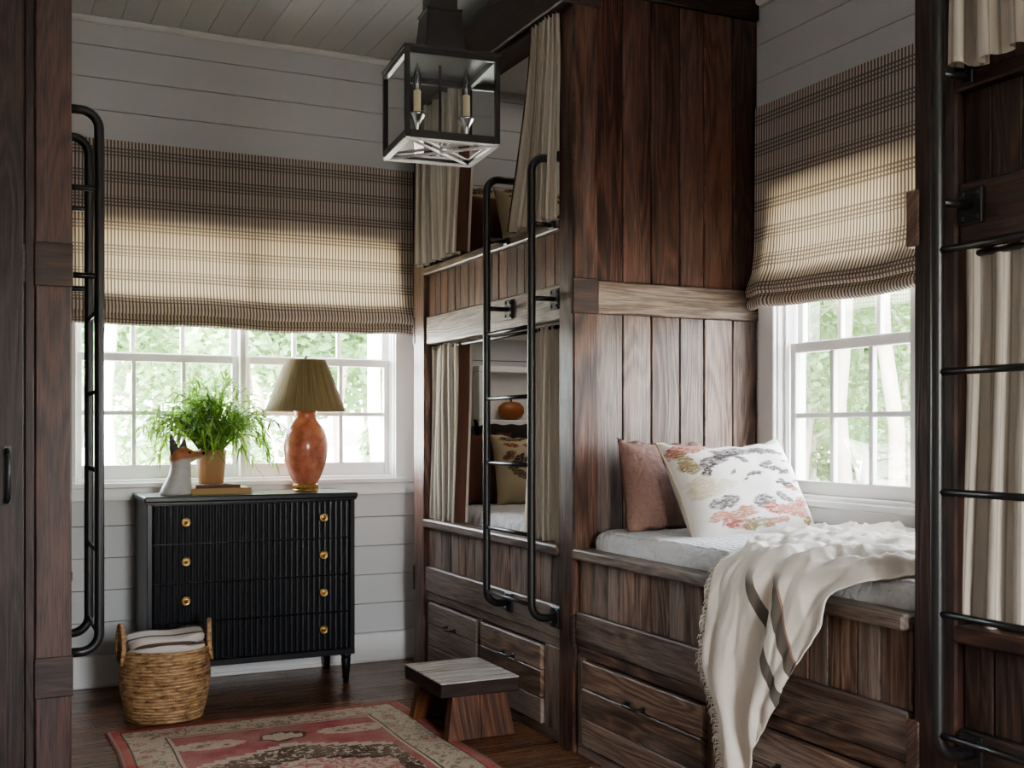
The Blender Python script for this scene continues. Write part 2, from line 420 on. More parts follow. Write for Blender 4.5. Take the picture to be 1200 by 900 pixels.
def fold_pattern(n):
    x, y, _ = n.sep(n.uv('uv'))
    f = n.math('FRACT', n.math('MULTIPLY', y, 3.1))
    m = n.rampf(f, [(.0, 0), (.30, 0), (.33, 1), (.52, 1), (.55, 0)])
    return n.mix(m, (.62, .56, .50), (.13, .085, .075))
FOLDED = cloth('cream_striped_blanket', (.6, .6, .5), pattern=fold_pattern)

# ------------------------------------------------------------------ dimensions (metres; camera over the origin)
XE, YN, XW, YS, ZC = 3.014, 5.86, -.75, -1.6, 3.30
XF = 2.12            # front plane of the bunks along the right-hand wall
NY0, NY1 = 3.847, 5.62   # far right-hand bunk
SY0, SY1 = .25, 2.087    # near right-hand bunk

# ------------------------------------------------------------------ room shell
def boards(mb, plane, at, depth, u0, u1, z0, z1, off, holes=(), pitch=.158, gap=.0035):
    """horizontal boards on a wall; plane 'y' faces along y (u is x), plane 'x' (u is y)"""
    k = math.floor((z0 - off) / pitch)
    while off + k * pitch < z1:
        a = max(z0, off + k * pitch + gap / 2); b = min(z1, off + (k + 1) * pitch - gap / 2)
        k += 1
        if b - a < .004: continue
        # cut the strip by the holes
        segs = [(a, b, [(u0, u1)])]
        for (h0, h1, hz0, hz1) in holes:
            ns = []
            for (s0, s1, spans) in segs:
                cuts = sorted({s0, s1, *[c for c in (hz0, hz1) if s0 < c < s1]})
                for c0, c1 in zip(cuts, cuts[1:]):
                    inside = hz0 <= (c0 + c1) / 2 <= hz1
                    sp = []
                    for (p, q) in spans:
                        if inside and h0 < q and h1 > p:
                            if h0 > p: sp.append((p, h0))
                            if h1 < q: sp.append((h1, q))
                        else: sp.append((p, q))
                    ns.append((c0, c1, sp))
            segs = ns
        for (s0, s1, spans) in segs:
            for (p, q) in spans:
                if plane == 'y': mb.box(p, q, at, at + depth, s0, s1, 'x', 0)
                else: mb.box(at, at + depth, p, q, s0, s1, 'y', 0)
W1 = (.43, 2.10, 1.0, 2.30)      # north opening: x0 x1 z0 z1
W2 = (2.18, 3.745, .985, 2.28)   # east opening: y0 y1 z0 z1

mb = MB(); boards(mb, 'y', YN, .018, XW, XE, 0, ZC, .159 - .158, [W1])
wn = struct('wall_north', mb, WALL)
def backing(name, boxes):
    m = MB()
    for b in boxes: m.box(*b, bevel=0)
    return m
h = W1; t = .15
mb = backing('', [(XW, h[0], YN + .018, YN + t, 0, ZC), (h[1], XE + t, YN + .018, YN + t, 0, ZC), (h[0], h[1], YN + .018, YN + t, 0, h[2]), (h[0], h[1], YN + .018, YN + t, h[3], ZC)])
obj('wall_backing', mb, GROOVE, wn)
mb = MB(); boards(mb, 'x', XE, .018, YS, YN, 0, ZC, .064, [W2])
we = struct('wall_east', mb, WALL)
h = W2
mb = backing('', [(XE + .018, XE + t, YS, h[0], 0, ZC), (XE + .018, XE + t, h[1], YN + t, 0, ZC), (XE + .018, XE + t, h[0], h[1], 0, h[2]), (XE + .018, XE + t, h[0], h[1], h[3], ZC)])
obj('wall_backing', mb, GROOVE, we)
mb = MB(); mb.box(XW - .1, XW, YS, YN + t, 0, ZC, bevel=0); struct('wall_west', mb, WALL)
mb = MB()
for b in [(XW - .1, .85, YS - .1, YS, 0, ZC), (1.6, XE + t, YS - .1, YS, 0, ZC), (.85, 1.6, YS - .1, YS, 0, .9), (.85, 1.6, YS - .1, YS, 2.1, ZC)]: mb.box(*b, bevel=0)
struct('wall_south', mb, WALL)  # window opening is added, out of view, to let in fill daylight
# short return wall between the far bunk and the back wall (its boarded face lines the bunk's end)
mb = MB(); boards(mb, 'y', 5.56, .018, 2.235, XE, 0, ZC, .064); mb.box(2.235, XE, 5.578, YN, 0, ZC, bevel=0)
struct('wall_northeast', mb, WALL)
mb = MB()
x = XW; rows = 0
y = YS
while y < YN:
    x = XW - U(0, 1.2)
    while x < XE:
        L = U(1.1, 2.2)
        a, b = max(x, XW), min(x + L, XE)
        if b - a > .02: mb.box(a + .0007, b - .0007, y + .0007, min(y + .098, YN) - .0007, -.02, 0, 'x', .0012)
        x += L
    y += .098
struct('floor', mb, FLOOR)
mb = MB(); boards_z = 0
yy = YS
x = XW
while x < XE:
    mb.box(x + .0015, min(x + .14, XE) - .0015, YS, YN, ZC, ZC + .02, 'y', 0); x += .14
mb.box(XW - .1, XE + t, YS - .1, YN + t, ZC + .021, ZC + .1, bevel=0)
struct('ceiling', mb, CEIL)
mb = MB(); mb.box(XW, 2.235, YN - .018, YN, 0, .155, 'x', .004); mb.box(XW, 2.235, YN - .028, YN, 0, .02, 'x', .004); struct('baseboard_north', mb, TRIM)
mb = MB(); mb.box(XW, 2.235, YN - .03, YN, ZC - .03, ZC, 'x', .01); struct('trim_1', mb, TRIM)
mb = MB(); mb.box(XE - .03, XE, SY1, NY0, 3.07, ZC, 'y', .01); struct('trim_2', mb, TRIM)

def window(name, P, u0, u1, z0, z1, units, gz, side=1, casing_sides=(.1, .1)):
    """P(u, d, z) maps along-wall, outward depth and height to world"""
    root = struct_empty(name, P((u0 + u1) / 2, 0, z0))
    def B(m, ua, ub, da, db, za, zb, bv=.003):
        p, q = P(ua, da, za), P(ub, db, zb); m.box(p[0], q[0], p[1], q[1], p[2], q[2], bevel=bv)
    m = MB()                                     # casing on the room side
    B(m, u0 - casing_sides[0], u0 + .012, -.02, 0, z0 - .02, z1 + .1); B(m, u1 - .012, u1 + casing_sides[1], -.02, 0, z0 - .02, z1 + .1)
    B(m, u0 + .012, u1 - .012, -.02, 0, z1 - .012, z1 + .1)
    obj('window_casing', m, TRIM, root)
    m = MB()                                     # jamb lining
    B(m, u0, u0 + .018, 0, .15, z0, z1); B(m, u1 - .018, u1, 0, .15, z0, z1); B(m, u0 + .018, u1 - .018, 0, .15, z1 - .018, z1); B(m, u0 + .018, u1 - .018, .0, .16, z0, z0 + .02)
    for a, b in zip(units, units[1:]): B(m, a[1] + .032, b[0] - .032, 0.005, .15, z0 + .02, z1 - .018)
    for un in units:                              # inner stops
        for uu in (un[0] - .045, un[1] + .033): B(m, uu, uu + .012, .03, .05, z0 + .02, z1 - .018, .002)
    obj('window_frame', m, TRIM, root)
    m = MB()
    B(m, u0 - casing_sides[0] - .0, u1 + casing_sides[1] * .98, -.035, 0, z0 - .022, z0 + .004)
    B(m, u0 - casing_sides[0], u1 + casing_sides[1] * .98, -.018, 0, z0 - .085, z0 - .022)
    obj('window_sill', m, TRIM, root)
    g0, gm, g1, gmr0, gmr1 = gz        # lower glass bottom, lower muntin, lower glass top / upper
    zt = z1 - .05
    for (a, b) in units:
        for (zb, za_, zz, d0, d1) in ((g0, gm, g1, .052, .082), (gmr1, (gmr1 + zt) / 2, zt, .09, .12)):
            low = zb == g0
            m = MB()
            bot = z0 + .02 if low else zb - .045
            top = zz + .042 if low else z1 - .018
            B(m, a - .033, a, d0, d1, bot, top); B(m, b, b + .033, d0, d1, bot, top)
            B(m, a, b, d0, d1, bot, zb); B(m, a, b, d0, d1, zz, top)
            for k in (1, 2):
                uu = a + (b - a) * k / 3; B(m, uu - .011, uu + .011, d0 + .002, d1 - .002, zb, zz)
            B(m, a, b, d0 + .003, d1 - .003, za_ - .011, za_ + .011)
            s = obj('sash', m, TRIM, root)
            m = MB(); dd = (d0 + d1) / 2
            m.quad([P(a, dd, zb), P(b, dd, zb), P(b, dd, zz), P(a, dd, zz)])
            obj('pane', m, PANE, s)
    return root
window('window_1', lambda u, d, z: (u, YN + d, z), W1[0], W1[1], W1[2], W1[3], [(.475, 1.21), (1.305, 2.045)], (1.09, 1.352, 1.612, 0, 1.66), casing_sides=(.11, .10))
window('window_2', lambda u, d, z: (XE + d, u, z), W2[0], W2[1], W2[2], W2[3], [(2.26, 2.915), (3.035, 3.68)], (1.06, 1.326, 1.585, 0, 1.633), casing_sides=(.09, .09))

# ------------------------------------------------------------------ bunk beds
def Mbox(m, xf, d, a0, a1, y0, y1, z0, z1, ax, bv=.003):
    m.box(xf + d * a0, xf + d * a1, y0, y1, z0, z1, ax, bv)
def planks_y(m, xf, d, a0, a1, y0, y1, z0, z1, w, gap=.003):
    """vertical planks side by side along y"""
    n = max(1, round((y1 - y0) / w)); ys = [y0]
    for i in range(n): ys.append(y0 + (y1 - y0) * (i + 1 + (U(-.16, .16) if i < n - 1 else 0)) / n)
    for p, q in zip(ys, ys[1:]): Mbox(m, xf, d, a0 + U(0, .003), a1, p + gap / 2, q - gap / 2, z0, z1, 'z', .003)
def handle_y(m, xf, d, a, y, z, L=.1):
    X = lambda q: xf + d * q
    pts = [(X(a + .0), y - L/2, z), (X(a - .022), y - L/2, z), (X(a - .03), y - L/2 + .012, z), (X(a - .03), y + L/2 - .012, z), (X(a - .022), y + L/2, z), (X(a), y + L/2, z)]
    m.tube(pts, .0055, 8)
    for s in (-1, 1): Mbox(m, xf, d, a - .004, a + .001, y + s * L/2 - .011, y + s * L/2 + .011, z - .011, z + .011, 'z', .001)
def drawer(root, xf, d, y0, y1, z0=.05, z1=.378, sw=True):
    m = MB(); zs = [z0, z0 + .33 * (z1 - z0), z0 + .68 * (z1 - z0), z1]
    for a, b in zip(zs, zs[1:]): Mbox(m, xf, d, -.012 + U(-.002, .002), .03, y0, y1, a + .0015, b - .0015, 'y', .004)
    dr = obj('drawer', m, W_FRONT, root)
    m = MB(); handle_y(m, xf, d, -.013, (y0 + y1) / 2, z0 + .72 * (z1 - z0)); obj('handle', m, IRON, dr)
def lower_front(root, xf, d, y0, y1, draws, plank_w=.098, WFR=None, WLE=None):
    WFR = WFR or W_FRONT; WLE = WLE or W_LEDGE
    m = MB(); planks_y(m, xf, d, .012, .04, y0, y1, .556, .762, plank_w); obj('front_planks', m, WFR, root)
    m = MB(); Mbox(m, xf, d, -.004, .05, y0, y1, .428, .556, 'y', .005); obj('lower_rail', m, WFR, root)
    m = MB()
    Mbox(m, xf, d, .004, .05, y0, y1, .385, .428, 'y', .003); Mbox(m, xf, d, .004, .05, y0, y1, 0.0, .045, 'y', .003)
    ys = sorted([y0] + [v for q in draws for v in q] + [y1])
    for i in range(0, len(ys), 2):
        if ys[i+1] - ys[i] > .01: Mbox(m, xf, d, .004, .05, ys[i], ys[i+1], .045, .385, 'z', .003)
    Mbox(m, xf, d, .05, .06, y0, y1, 0.0, .428, 'y', 0)
    obj('drawer_frame', m, WFR, root)
    m = MB(); Mbox(m, xf, d, -.022, .085, y0, y1, .762, .803, 'y', .007); obj('ledge', m, WLE, root)
    for q in draws: drawer(root, xf, d, q[0] + .008, q[1] - .008)

def bunk(label, xf, d, y0, y1, depth, post0, post1, draws, rail_end=0, mats=None):
    WP, WPO, WLE, WFR = mats or (W_PANEL, W_POST, W_LEDGE, W_FRONT)
    root = thing('bunk_bed', label, 'bunk bed', (xf + d * depth / 2, (y0 + y1) / 2, 0))
    B = lambda m, *a, **k: Mbox(m, xf, d, *a, **k)
    ya, yb = y0 + post0, y1 - post1
    m = MB(); B(m, -.01, .10, y0, ya, 0, 2.94, 'z', .006); obj('corner_post', m, WPO, root)
    m = MB(); B(m, -.01, .10, yb, y1, 0, 2.94, 'z', .006); obj('corner_post', m, WPO, root)
    m = MB(); B(m, -.06, .12, y0, y1, 2.94, 3.15, 'y', .006); obj('top_beam', m, W_BEAM, root)
    m = MB(); B(m, 0, .055, ya, yb, 1.712, 1.855, 'y', .005); obj('middle_rail', m, WLE, root)
    m = MB(); planks_y(m, xf, d, .014, .04, ya, yb, 1.855, 2.073, .088); obj('upper_planks', m, WP, root)
    m = MB(); B(m, -.015, .085, ya, yb, 2.073, 2.110, 'y', .005); obj('upper_ledge', m, WLE, root)
    lower_front(root, xf, d, ya, yb, draws, WFR=WFR, WLE=WLE)
    # end panels of vertical planks with a middle rail
    for (yp, s, vis) in ((y0, 1, True), (y1, -1, False)):
        m = MB()
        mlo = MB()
        w = (depth - .10) / 6; edges = [.10 + w * i + (U(-.012, .012) if 0 < i < 6 else 0) for i in range(7)]
        for p, q in zip(edges, edges[1:]):
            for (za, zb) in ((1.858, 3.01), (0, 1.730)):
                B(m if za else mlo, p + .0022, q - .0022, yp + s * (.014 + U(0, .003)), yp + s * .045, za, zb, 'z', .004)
        B(m, .10, depth, yp + s * .036, yp + s * .046, 0, 3.01, 'z', 0)
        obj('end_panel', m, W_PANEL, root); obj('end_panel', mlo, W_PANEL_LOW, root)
        m = MB(); B(m, .10, depth, yp + s * .0, yp + s * .035, 1.730, 1.858, 'x', .005); obj('end_rail', m, W_POST if False else W_LEDGE if s > 0 and d > 0 else W_POST, root)
        m = MB(); B(m, .12, depth, yp, yp + s * .05, 3.01, 3.15, 'x', .005); obj('end_beam', m, W_BEAM, root)
    # tenon blocks on the posts
    for (yy, s) in ((y0, -1), (y1, 1)):
        for (za, zb) in ((1.725, 1.865), (.415, .545)):
            m = MB(); B(m, -.014, .101, yy - .004 if s < 0 else yy - .02, yy + .02 if s < 0 else yy + (.022 if rail_end else .004), za, zb, 'x', .003); obj('rail_end', m, W_BEAM if rail_end == 0 else W_POST, root)
    # berth decks, painted pale underneath
    m = MB(); B(m, .055, depth, y0 + .05, y1 - .05, 1.76, 1.80, 'y', 0); obj('upper_deck', m, TRIM, root)
    m = MB(); B(m, .06, depth, y0 + .05, y1 - .05, .66, .69, 'y', 0); obj('lower_deck', m, W_WALNUT, root)
    m = MB(); B(m, .12, depth, y0 + .05, y1 - .05, 3.12, 3.15, 'y', 0); obj('canopy', m, TRIM, root)
    for z, a in ((1.690, .036), (2.932, -.034)):
        m = MB(); m.tube([(xf + d * a, ya, z), (xf + d * a, yb if a > 0 else y1, z)], .008, 8); obj('curtain_rod', m, IRON2, root)
    return root
b1 = bunk('tall dark reclaimed plank bunk bed between the lantern and the window seat', XF, 1, NY0, NY1, XE - XF, .123, .155, [(4.12, 4.75), (4.78, 5.41)])
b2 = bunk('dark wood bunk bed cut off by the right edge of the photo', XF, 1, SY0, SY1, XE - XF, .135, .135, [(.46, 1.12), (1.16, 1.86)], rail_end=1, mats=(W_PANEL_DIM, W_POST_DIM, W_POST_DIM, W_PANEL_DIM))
XWF = .268
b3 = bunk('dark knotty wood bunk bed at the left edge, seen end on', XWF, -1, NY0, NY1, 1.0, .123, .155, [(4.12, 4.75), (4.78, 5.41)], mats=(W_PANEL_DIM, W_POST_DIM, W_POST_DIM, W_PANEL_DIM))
# cupboard door in the end of the left bunk
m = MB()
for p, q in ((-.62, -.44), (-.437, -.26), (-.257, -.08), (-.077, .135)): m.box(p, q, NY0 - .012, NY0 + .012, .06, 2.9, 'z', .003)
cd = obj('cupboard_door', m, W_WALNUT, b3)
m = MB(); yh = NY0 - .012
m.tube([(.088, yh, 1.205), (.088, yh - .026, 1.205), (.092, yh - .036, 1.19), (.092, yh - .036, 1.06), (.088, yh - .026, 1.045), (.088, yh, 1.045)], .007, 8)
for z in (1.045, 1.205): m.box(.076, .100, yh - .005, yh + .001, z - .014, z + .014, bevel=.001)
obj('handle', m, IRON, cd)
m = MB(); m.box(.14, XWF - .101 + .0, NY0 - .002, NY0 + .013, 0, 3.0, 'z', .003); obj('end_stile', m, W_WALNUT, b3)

# window seat between the two right-hand bunks
ws = thing('window_seat', 'built-in wooden window seat with drawers under the right window', 'window seat', ((XF + XE) / 2, (SY1 + NY0) / 2, 0))
lower_front(ws, XF, 1, SY1 + .024, NY0 - .006, [(2.17, 2.935), (2.983, 3.787)], .1)
m = MB(); Mbox(m, XF, 1, .06, XE - XF - .001, SY1 + .01, NY0 - .006, .66, .69, 'y', 0); obj('seat_deck', m, W_WALNUT, ws)

# ------------------------------------------------------------------ ladders
def arc(c, r, a0, a1, n, f): return [f(c[0] + r * math.cos(a0 + (a1 - a0) * i / n), c[1] + r * math.sin(a0 + (a1 - a0) * i / n)) for i in range(n + 1)]
def ladder(label, xf, d, yn, yf):
    st = .115
    root = thing('bunk_ladder', label, 'ladder', (xf - d * st, (yn + yf) / 2, .5), 'black iron bunk ladders')
    for y in (yn, yf):
        f = lambda a, z: (xf - d * a, y, z)
        r = .06
        pts = [f(-.03 if y == yf else .006, 2.36)] + arc((st - r, 2.36 - r), r, PI/2, 0, 8, f) + arc((st - r, .51 + r), r, 0, -PI/2, 8, f) + [f(.012, .51)]
        m = MB(); m.tube(pts, .0165, 10); s = obj('rail', m, IRON, root)
        for z in (2.094, 1.795):
            m = MB(); m.tube([f(st, z), f(.012, z)], .010, 8); obj('tie', m, IRON, s)
        if d > 0 and y == yn and y > 3:
            m = MB(); m.box(xf - .026, xf - .008, y - .062, y + .017, 2.36 - .02, 2.36 + .02, bevel=.003); obj('wall_plate', m, IRON, s)
        for z in (1.795, .51, 2.094):
            m = MB(); x0, x1 = sorted((xf + d * .0, xf - d * .014))
            if z > 2:
                m.box(min(x0, xf - d * .028), max(x1, xf - d * .012), y - .02, y + .02, z - .016, z + .016, bevel=.003)
            else:
                m.box(x0, x1, y - .035, y + .035, z - .042, z + .042, bevel=.003)
                for by in (-.022, .022):
                    for bz in (-.028, .028): m.box(x0 - .004, x1 + .004, y + by - .007, y + by + .007, z + bz - .007, z + bz + .007, bevel=.002)
            obj('wall_plate', m, IRON, s)
    for z in (.565, .845, 1.125, 1.402, 1.682):
        m = MB(); m.tube([(xf - d * st, yn, z), (xf - d * st, yf, z)], .0085, 8); obj('rung', m, IRON, root)
    return root
ladder('black iron ladder on the bunk front behind the stool', XF, 1, 4.005, 4.44)
ladder('black iron ladder at the right edge of the photo', XF, 1, 1.49, 1.908)
ladder('black iron ladder hung at the left, in front of the back window', XWF, -1, 4.08, 4.47)

# ------------------------------------------------------------------ roman shades
def shade(name, label, P, u0, u1, z0, z1, ridge=()):
    root = thing(name, label, 'roman shade', P((u0 + u1) / 2, 0, z1), 'checked linen roman shades')
    W = u1 - u0
    prof = [(.012, z1), (.014, z1 - .25), (.016, z1 - .5), (.018, z0 + .25), (.028, z0 + .16), (.050, z0 + .108), (.060, z0 + .080), (.054, z0 + .056), (.034, z0 + .058), (.022, z0 + .095),
            (.026, z0 + .085), (.042, z0 + .050), (.052, z0 + .030), (.048, z0 + .010), (.032, z0), (.012, z0 + .016), (.009, z0 + .09), (.008, z0 + .14)]
    fine = []
    for i in range(len(prof) - 1):
        n = 4 if i < 4 else 2
        for k in range(n): fine.append(tuple(prof[i][j] + (prof[i+1][j] - prof[i][j]) * k / n for j in (0, 1)))
    fine.append(prof[-1])
    L = [0]
    for p, q in zip(fine, fine[1:]): L.append(L[-1] + math.hypot(p[0] - q[0], p[1] - q[1]))
    nu = 90
    m = MB()
    def fn(u, v):
        j = min(len(fine) - 1, round(v * (len(fine) - 1)))
        o, z = fine[j]
        low = max(0, min(1, (z0 + .45 - z) / .45))
        x = u0 + W * u
        wv = .5 * math.sin(u * 17.0 + 1) + .5 * math.sin(u * 7.3)
        z += low * (.008 * wv) + .012 * low * math.exp(-((u - .93) / .06) ** 2) 
        o += low * .006 * math.sin(u * 23 + z * 9) + .003 * math.sin(u * 11)
        for (c, w_, am) in ridge: o += am * low * math.exp(-((u - c) / w_) ** 2)
        return P(x, o, z)
    V, fs = m.grid(fn, nu, len(fine) - 1)
    for f in fs:
        for l in f.loops:
            a, b = l[m.uv].uv
            l[m.uv].uv = (a * W, L[min(len(L) - 1, round(b * (len(fine) - 1)))])
    obj('shade_cloth', m, SHADE, root)
    for e in (0, 1):                                   # brown binding down each side edge
        m = MB()
        def fe(u, v, e=e):
            j = min(len(fine) - 1, round(v * (len(fine) - 1)))
            p = Vector(fn(e, v)); q = Vector(P(u0 + W * e + (.004 if e else -.004), fine[j][0] - .04 * u + .004, 0))
            return (q[0], q[1], p[2])
        m.grid(fe, 2, len(fine) - 1); obj('edge_binding', m, SHADE_EDGE, root)
    m = MB(); p, q = P(u0 + .01, .001, z1 - .045), P(u1 - .01, .006, z1 - .008); m.box(p[0], q[0], p[1], q[1], p[2], q[2], bevel=0); obj('head_rail', m, TRIM, root)
    return root
shade('roman_shade', 'wide checked linen roman shade over the window behind the lamp and plant', lambda u, o, z: (u, YN - .024 - o, z), .315, 2.185, 1.782, 2.695)
shade('roman_shade', 'checked linen roman shade over the window seat on the right', lambda u, o, z: (XE - .024 - o, u, z), 2.12, 3.835, 1.765, 2.63, ridge=((.86, .03, .02), (.94, .03, .03)))

# ------------------------------------------------------------------ curtains
def curtain(label, x, ya, yb, yta, ytb, z0, z1, folds, lead, lining=True, amp=.022, z0b=None):
    """pleated curtain; ya..yb is its spread at the hem, yta..ytb at the rod; lead = +1 / -1 is the side of its leading edge in y (0 none)"""
    root = thing('bunk_curtain', label, 'curtain', (x, (ya + yb) / 2, z0), 'oatmeal pinstripe bunk curtains')
    nu, nv = folds * 12, 14
    ph = U(0, 6)
    cloth_w = abs(yb - ya) * 1.9
    def pt(u, v):
        ys = ya + (yb - ya) * u; yt = yta + (ytb - yta) * u
        y = yt + (ys - yt) * (v ** 1.3)
        w = u * folds * 2 * PI + ph + .8 * math.sin(u * 5 + ph)
        a = amp * (.75 + .25 * v + .35 * math.sin(u * 9 + ph))
        z = z1 + (z0 - z1) * v + (.006 * math.sin(w * .5) if v > .99 else 0)
        return (x + a * math.sin(w) + .006 * math.sin(v * 4 + u * 7), y + .35 * a * math.sin(2 * w + .6), z)
    m = MB(); V, fs = m.grid(pt, nu, nv, (cloth_w, z1 - z0)); obj('curtain_cloth', m, CURTAIN, root)
    if lining and lead:
        # turned-back facing on the leading edge
        ue = 1 if (yb - ya) * lead > 0 else 0
        m = MB()
        def fl(u, v):
            p = Vector(pt(ue, v)); return (p.x - .004 + .052 * u, p.y + lead * (.004 + .020 * math.sin(u * 2.2)), p.z)
        m.grid(fl, 5, nv); obj('lining', m, CURTAIN_LINING, root)
        m = MB()
        def fh(u, v):
            p = Vector(pt(ue, v)); return (p.x + .048 + .010 * u, p.y + lead * (.021 + .008 * u), p.z)
        m.grid(fh, 2, nv); obj('edge_hem', m, CURTAIN_HEM, root)
    return root
xc = XF + .036; xu = XF - .034
curtain('oatmeal curtain below the lantern at the far end of the upper berth', xu, 5.50, 4.93, 5.55, 4.89, 2.118, 2.93, 6, -1)
curtain('tall oatmeal curtain hanging in the upper berth beside the corner post', xu, 3.935, 4.32, 3.935, 4.13, 2.118, 2.93, 7, 1)
curtain('oatmeal curtain in the lower berth, on the window side', xc, 5.47, 5.10, 5.46, 5.08, .806, 1.70, 6, -1)
curtain('oatmeal curtain in the lower berth, beside the corner post', xc, 3.975, 4.33, 3.975, 4.28, .806, 1.70, 6, 0, False)
curtain('oatmeal curtain in the upper berth at the top right corner', xu, 1.935, 1.25, 1.94, 1.3, 2.118, 2.925, 9, 0, False, .026)
curtain('oatmeal curtain in the lower berth at the right edge', xc, 1.985, 1.2, 1.96, 1.25, .806, 1.70, 10, 0, False, .024)

# ------------------------------------------------------------------ mattresses and pillows
def mattress(name, label, x0, x1, y0, y1, z0, z1, mat, cat='mattress', r=.05, puff=.012):
    m = MB()
    n = 40
    def sq(u, v, z, inset):
        return (x0 + inset + (x1 - x0 - 2*inset) * u, y0 + inset + (y1 - y0 - 2*inset) * v, z)
    prof = [(r * .6, z0), (0.0, z0 + r * .6), (0.0, z1 - r)] + [(r - r * math.cos(a), z1 - r + r * math.sin(a)) for a in (.3, .6, .9, 1.2, PI/2)]
    per = []
    nx, ny = 16, 32
    def perim(inset, z):
        xs0, xs1, ys0, ys1 = x0 + inset, x1 - inset, y0 + inset, y1 - inset
        rc = .05
        P = []
        for (cx, cy, a0) in ((xs1 - rc, ys0 + rc, -PI/2), (xs1 - rc, ys1 - rc, 0), (xs0 + rc, ys1 - rc, PI/2), (xs0 + rc, ys0 + rc, PI)):
            for k in range(6): a = a0 + k * PI / 10; P.append((cx + rc * math.cos(a), cy + rc * math.sin(a), z))
        Q = []
        for i in range(len(P)):
            p, q = Vector(P[i]), Vector(P[(i+1) % len(P)])
            k = max(1, int((p - q).length / .06))
            for j in range(k): Q.append(p.lerp(q, j / k))
        return Q
    N = None; rings = []
    base = perim(0, 0); N = len(base)
    cx, cy = (x0 + x1) / 2, (y0 + y1) / 2
    for ins, z in prof:
        ring = []
        for p in base:
            sx = ((x1 - x0) / 2 - ins) / ((x1 - x0) / 2); sy = ((y1 - y0) / 2 - ins) / ((y1 - y0) / 2)
            ring.append(m.bm.verts.new((cx + (p.x - cx) * sx, cy + (p.y - cy) * sy, z + .003 * mnoise.noise(Vector((p.x * 6, p.y * 6, z * 4))))))
        rings.append(ring)
    for s in (.8, .55, .3, .12):
        rings.append([m.bm.verts.new((cx + (v.co.x - cx) * s, cy + (v.co.y - cy) * s, z1 + puff * (1 - s * s) + .006 * mnoise.noise(Vector((cx + (v.co.x - cx) * s, (v.co.y - cy) * s, 0)) * 5))) for v in rings[len(prof) - 1]])
    fs = []
    for A, B in zip(rings, rings[1:]):
        for i in range(N): fs.append(m.bm.faces.new([A[i], A[(i+1) % N], B[(i+1) % N], B[i]]))
    fs.append(m.bm.faces.new(rings[-1])); fs.append(m.bm.faces.new(list(reversed(rings[0]))))
    for f in fs:
        f.smooth = True
        for l in f.loops: l[m.uv].uv = (l.vert.co.x, l.vert.co.y)
    return tag(obj(name, m, mat), label, cat)
mattress('mattress', 'grey quilted mattress on the window seat under the pillows and throw', XF + .05, XE - .012, SY1 + .03, NY0 - .03, .69, .878, QUILT)
mattress('mattress', 'white textured mattress in the lower berth behind the ladder', XF + .095, XE - .012, NY0 + .06, 5.54, .69, .872, QUILT2, r=.06)
mattress('mattress', 'mattress in the upper berth, mostly hidden behind the wooden ledge', XF + .095, XE - .012, NY0 + .06, 5.54, 1.80, 2.06, QUILT2)

def pillow(label, c, w, h, th, mat, rx=0, ry=0, rz=0, wr=.01, piping=None, sag=0.0, seed=0, cat='pillow'):
    """square cushion standing in its local xz plane, thickness along y; c = centre"""
    root = thing('pillow', label, cat, c)
    M = Matrix.Translation(c) @ Matrix.Rotation(rz, 4, 'Z') @ Matrix.Rotation(rx, 4, 'X') @ Matrix.Rotation(ry, 4, 'Y')
    m = MB(); n = 30
    def outline(u, v):
        a, b = 2*u - 1, 2*v - 1
        pin = 1 - .075 * (1 - b * b) * abs(a) ** 3; pin2 = 1 - .075 * (1 - a * a) * abs(b) ** 3
        return a * w / 2 * pin, b * h / 2 * pin2
    def f(side):
        def g(u, v):
            a, b = 2*u - 1, 2*v - 1
            x, z = outline(u, v)
            t = th / 2 * (max(0, 1 - a**4) * max(0, 1 - b**4)) ** .55 * (1 - .25 * (a * a + b * b) / 2)
            q = Vector((x * 9 + seed, z * 9, side * 3))
            t += wr * mnoise.noise(q) * (1 - max(abs(a), abs(b)) ** 6) * (1 if side < 0 else .5)
            z -= sag * (1 - a * a) * max(0, b)
            edge = .006 * math.sin(a * 14 + seed) * abs(b) ** 8
            return M @ Vector((x, side * t, z + edge))
        return g
    m.grid(f(-1), n, n); m.grid(f(1), n, n, flip=True)
    bmesh.ops.remove_doubles(m.bm, verts=m.bm.verts, dist=.0006)
    obj('cushion', m, mat, root)
    if piping:
        m = MB(); pts = []
        for k in range(80):
            s = k / 20; i = int(s) % 4; t = s - int(s)
            uv = [(t, 0), (1, t), (1 - t, 1), (0, 1 - t)][i]
            x, z = outline(*uv)
            a, b = 2 * uv[0] - 1, 2 * uv[1] - 1
            pts.append(M @ Vector((x, 0, z - sag * (1 - a*a) * max(0, b) + .006 * math.sin(a * 14 + seed) * abs(b) ** 8)))
        m.tube(pts, .0045, 6, closed=True); obj('piping', m, piping, root)
    return root
# window seat
pillow('rust quilted square pillow leaning on the plank end wall of the window seat', (2.44, 3.70, 1.045), .42, .37, .15, RUSTQ, rx=-.24, rz=.10, ry=.04, wr=.006, seed=3)
pillow('large white bird and blossom print pillow on the window seat', (2.615, 3.46, 1.03), .62, .44, .20, PRINT_WHITE, rx=-.52, rz=.08, ry=-.02, wr=.012, piping=cloth('cream_piping', (.55, .46, .34)), sag=.02, seed=8)
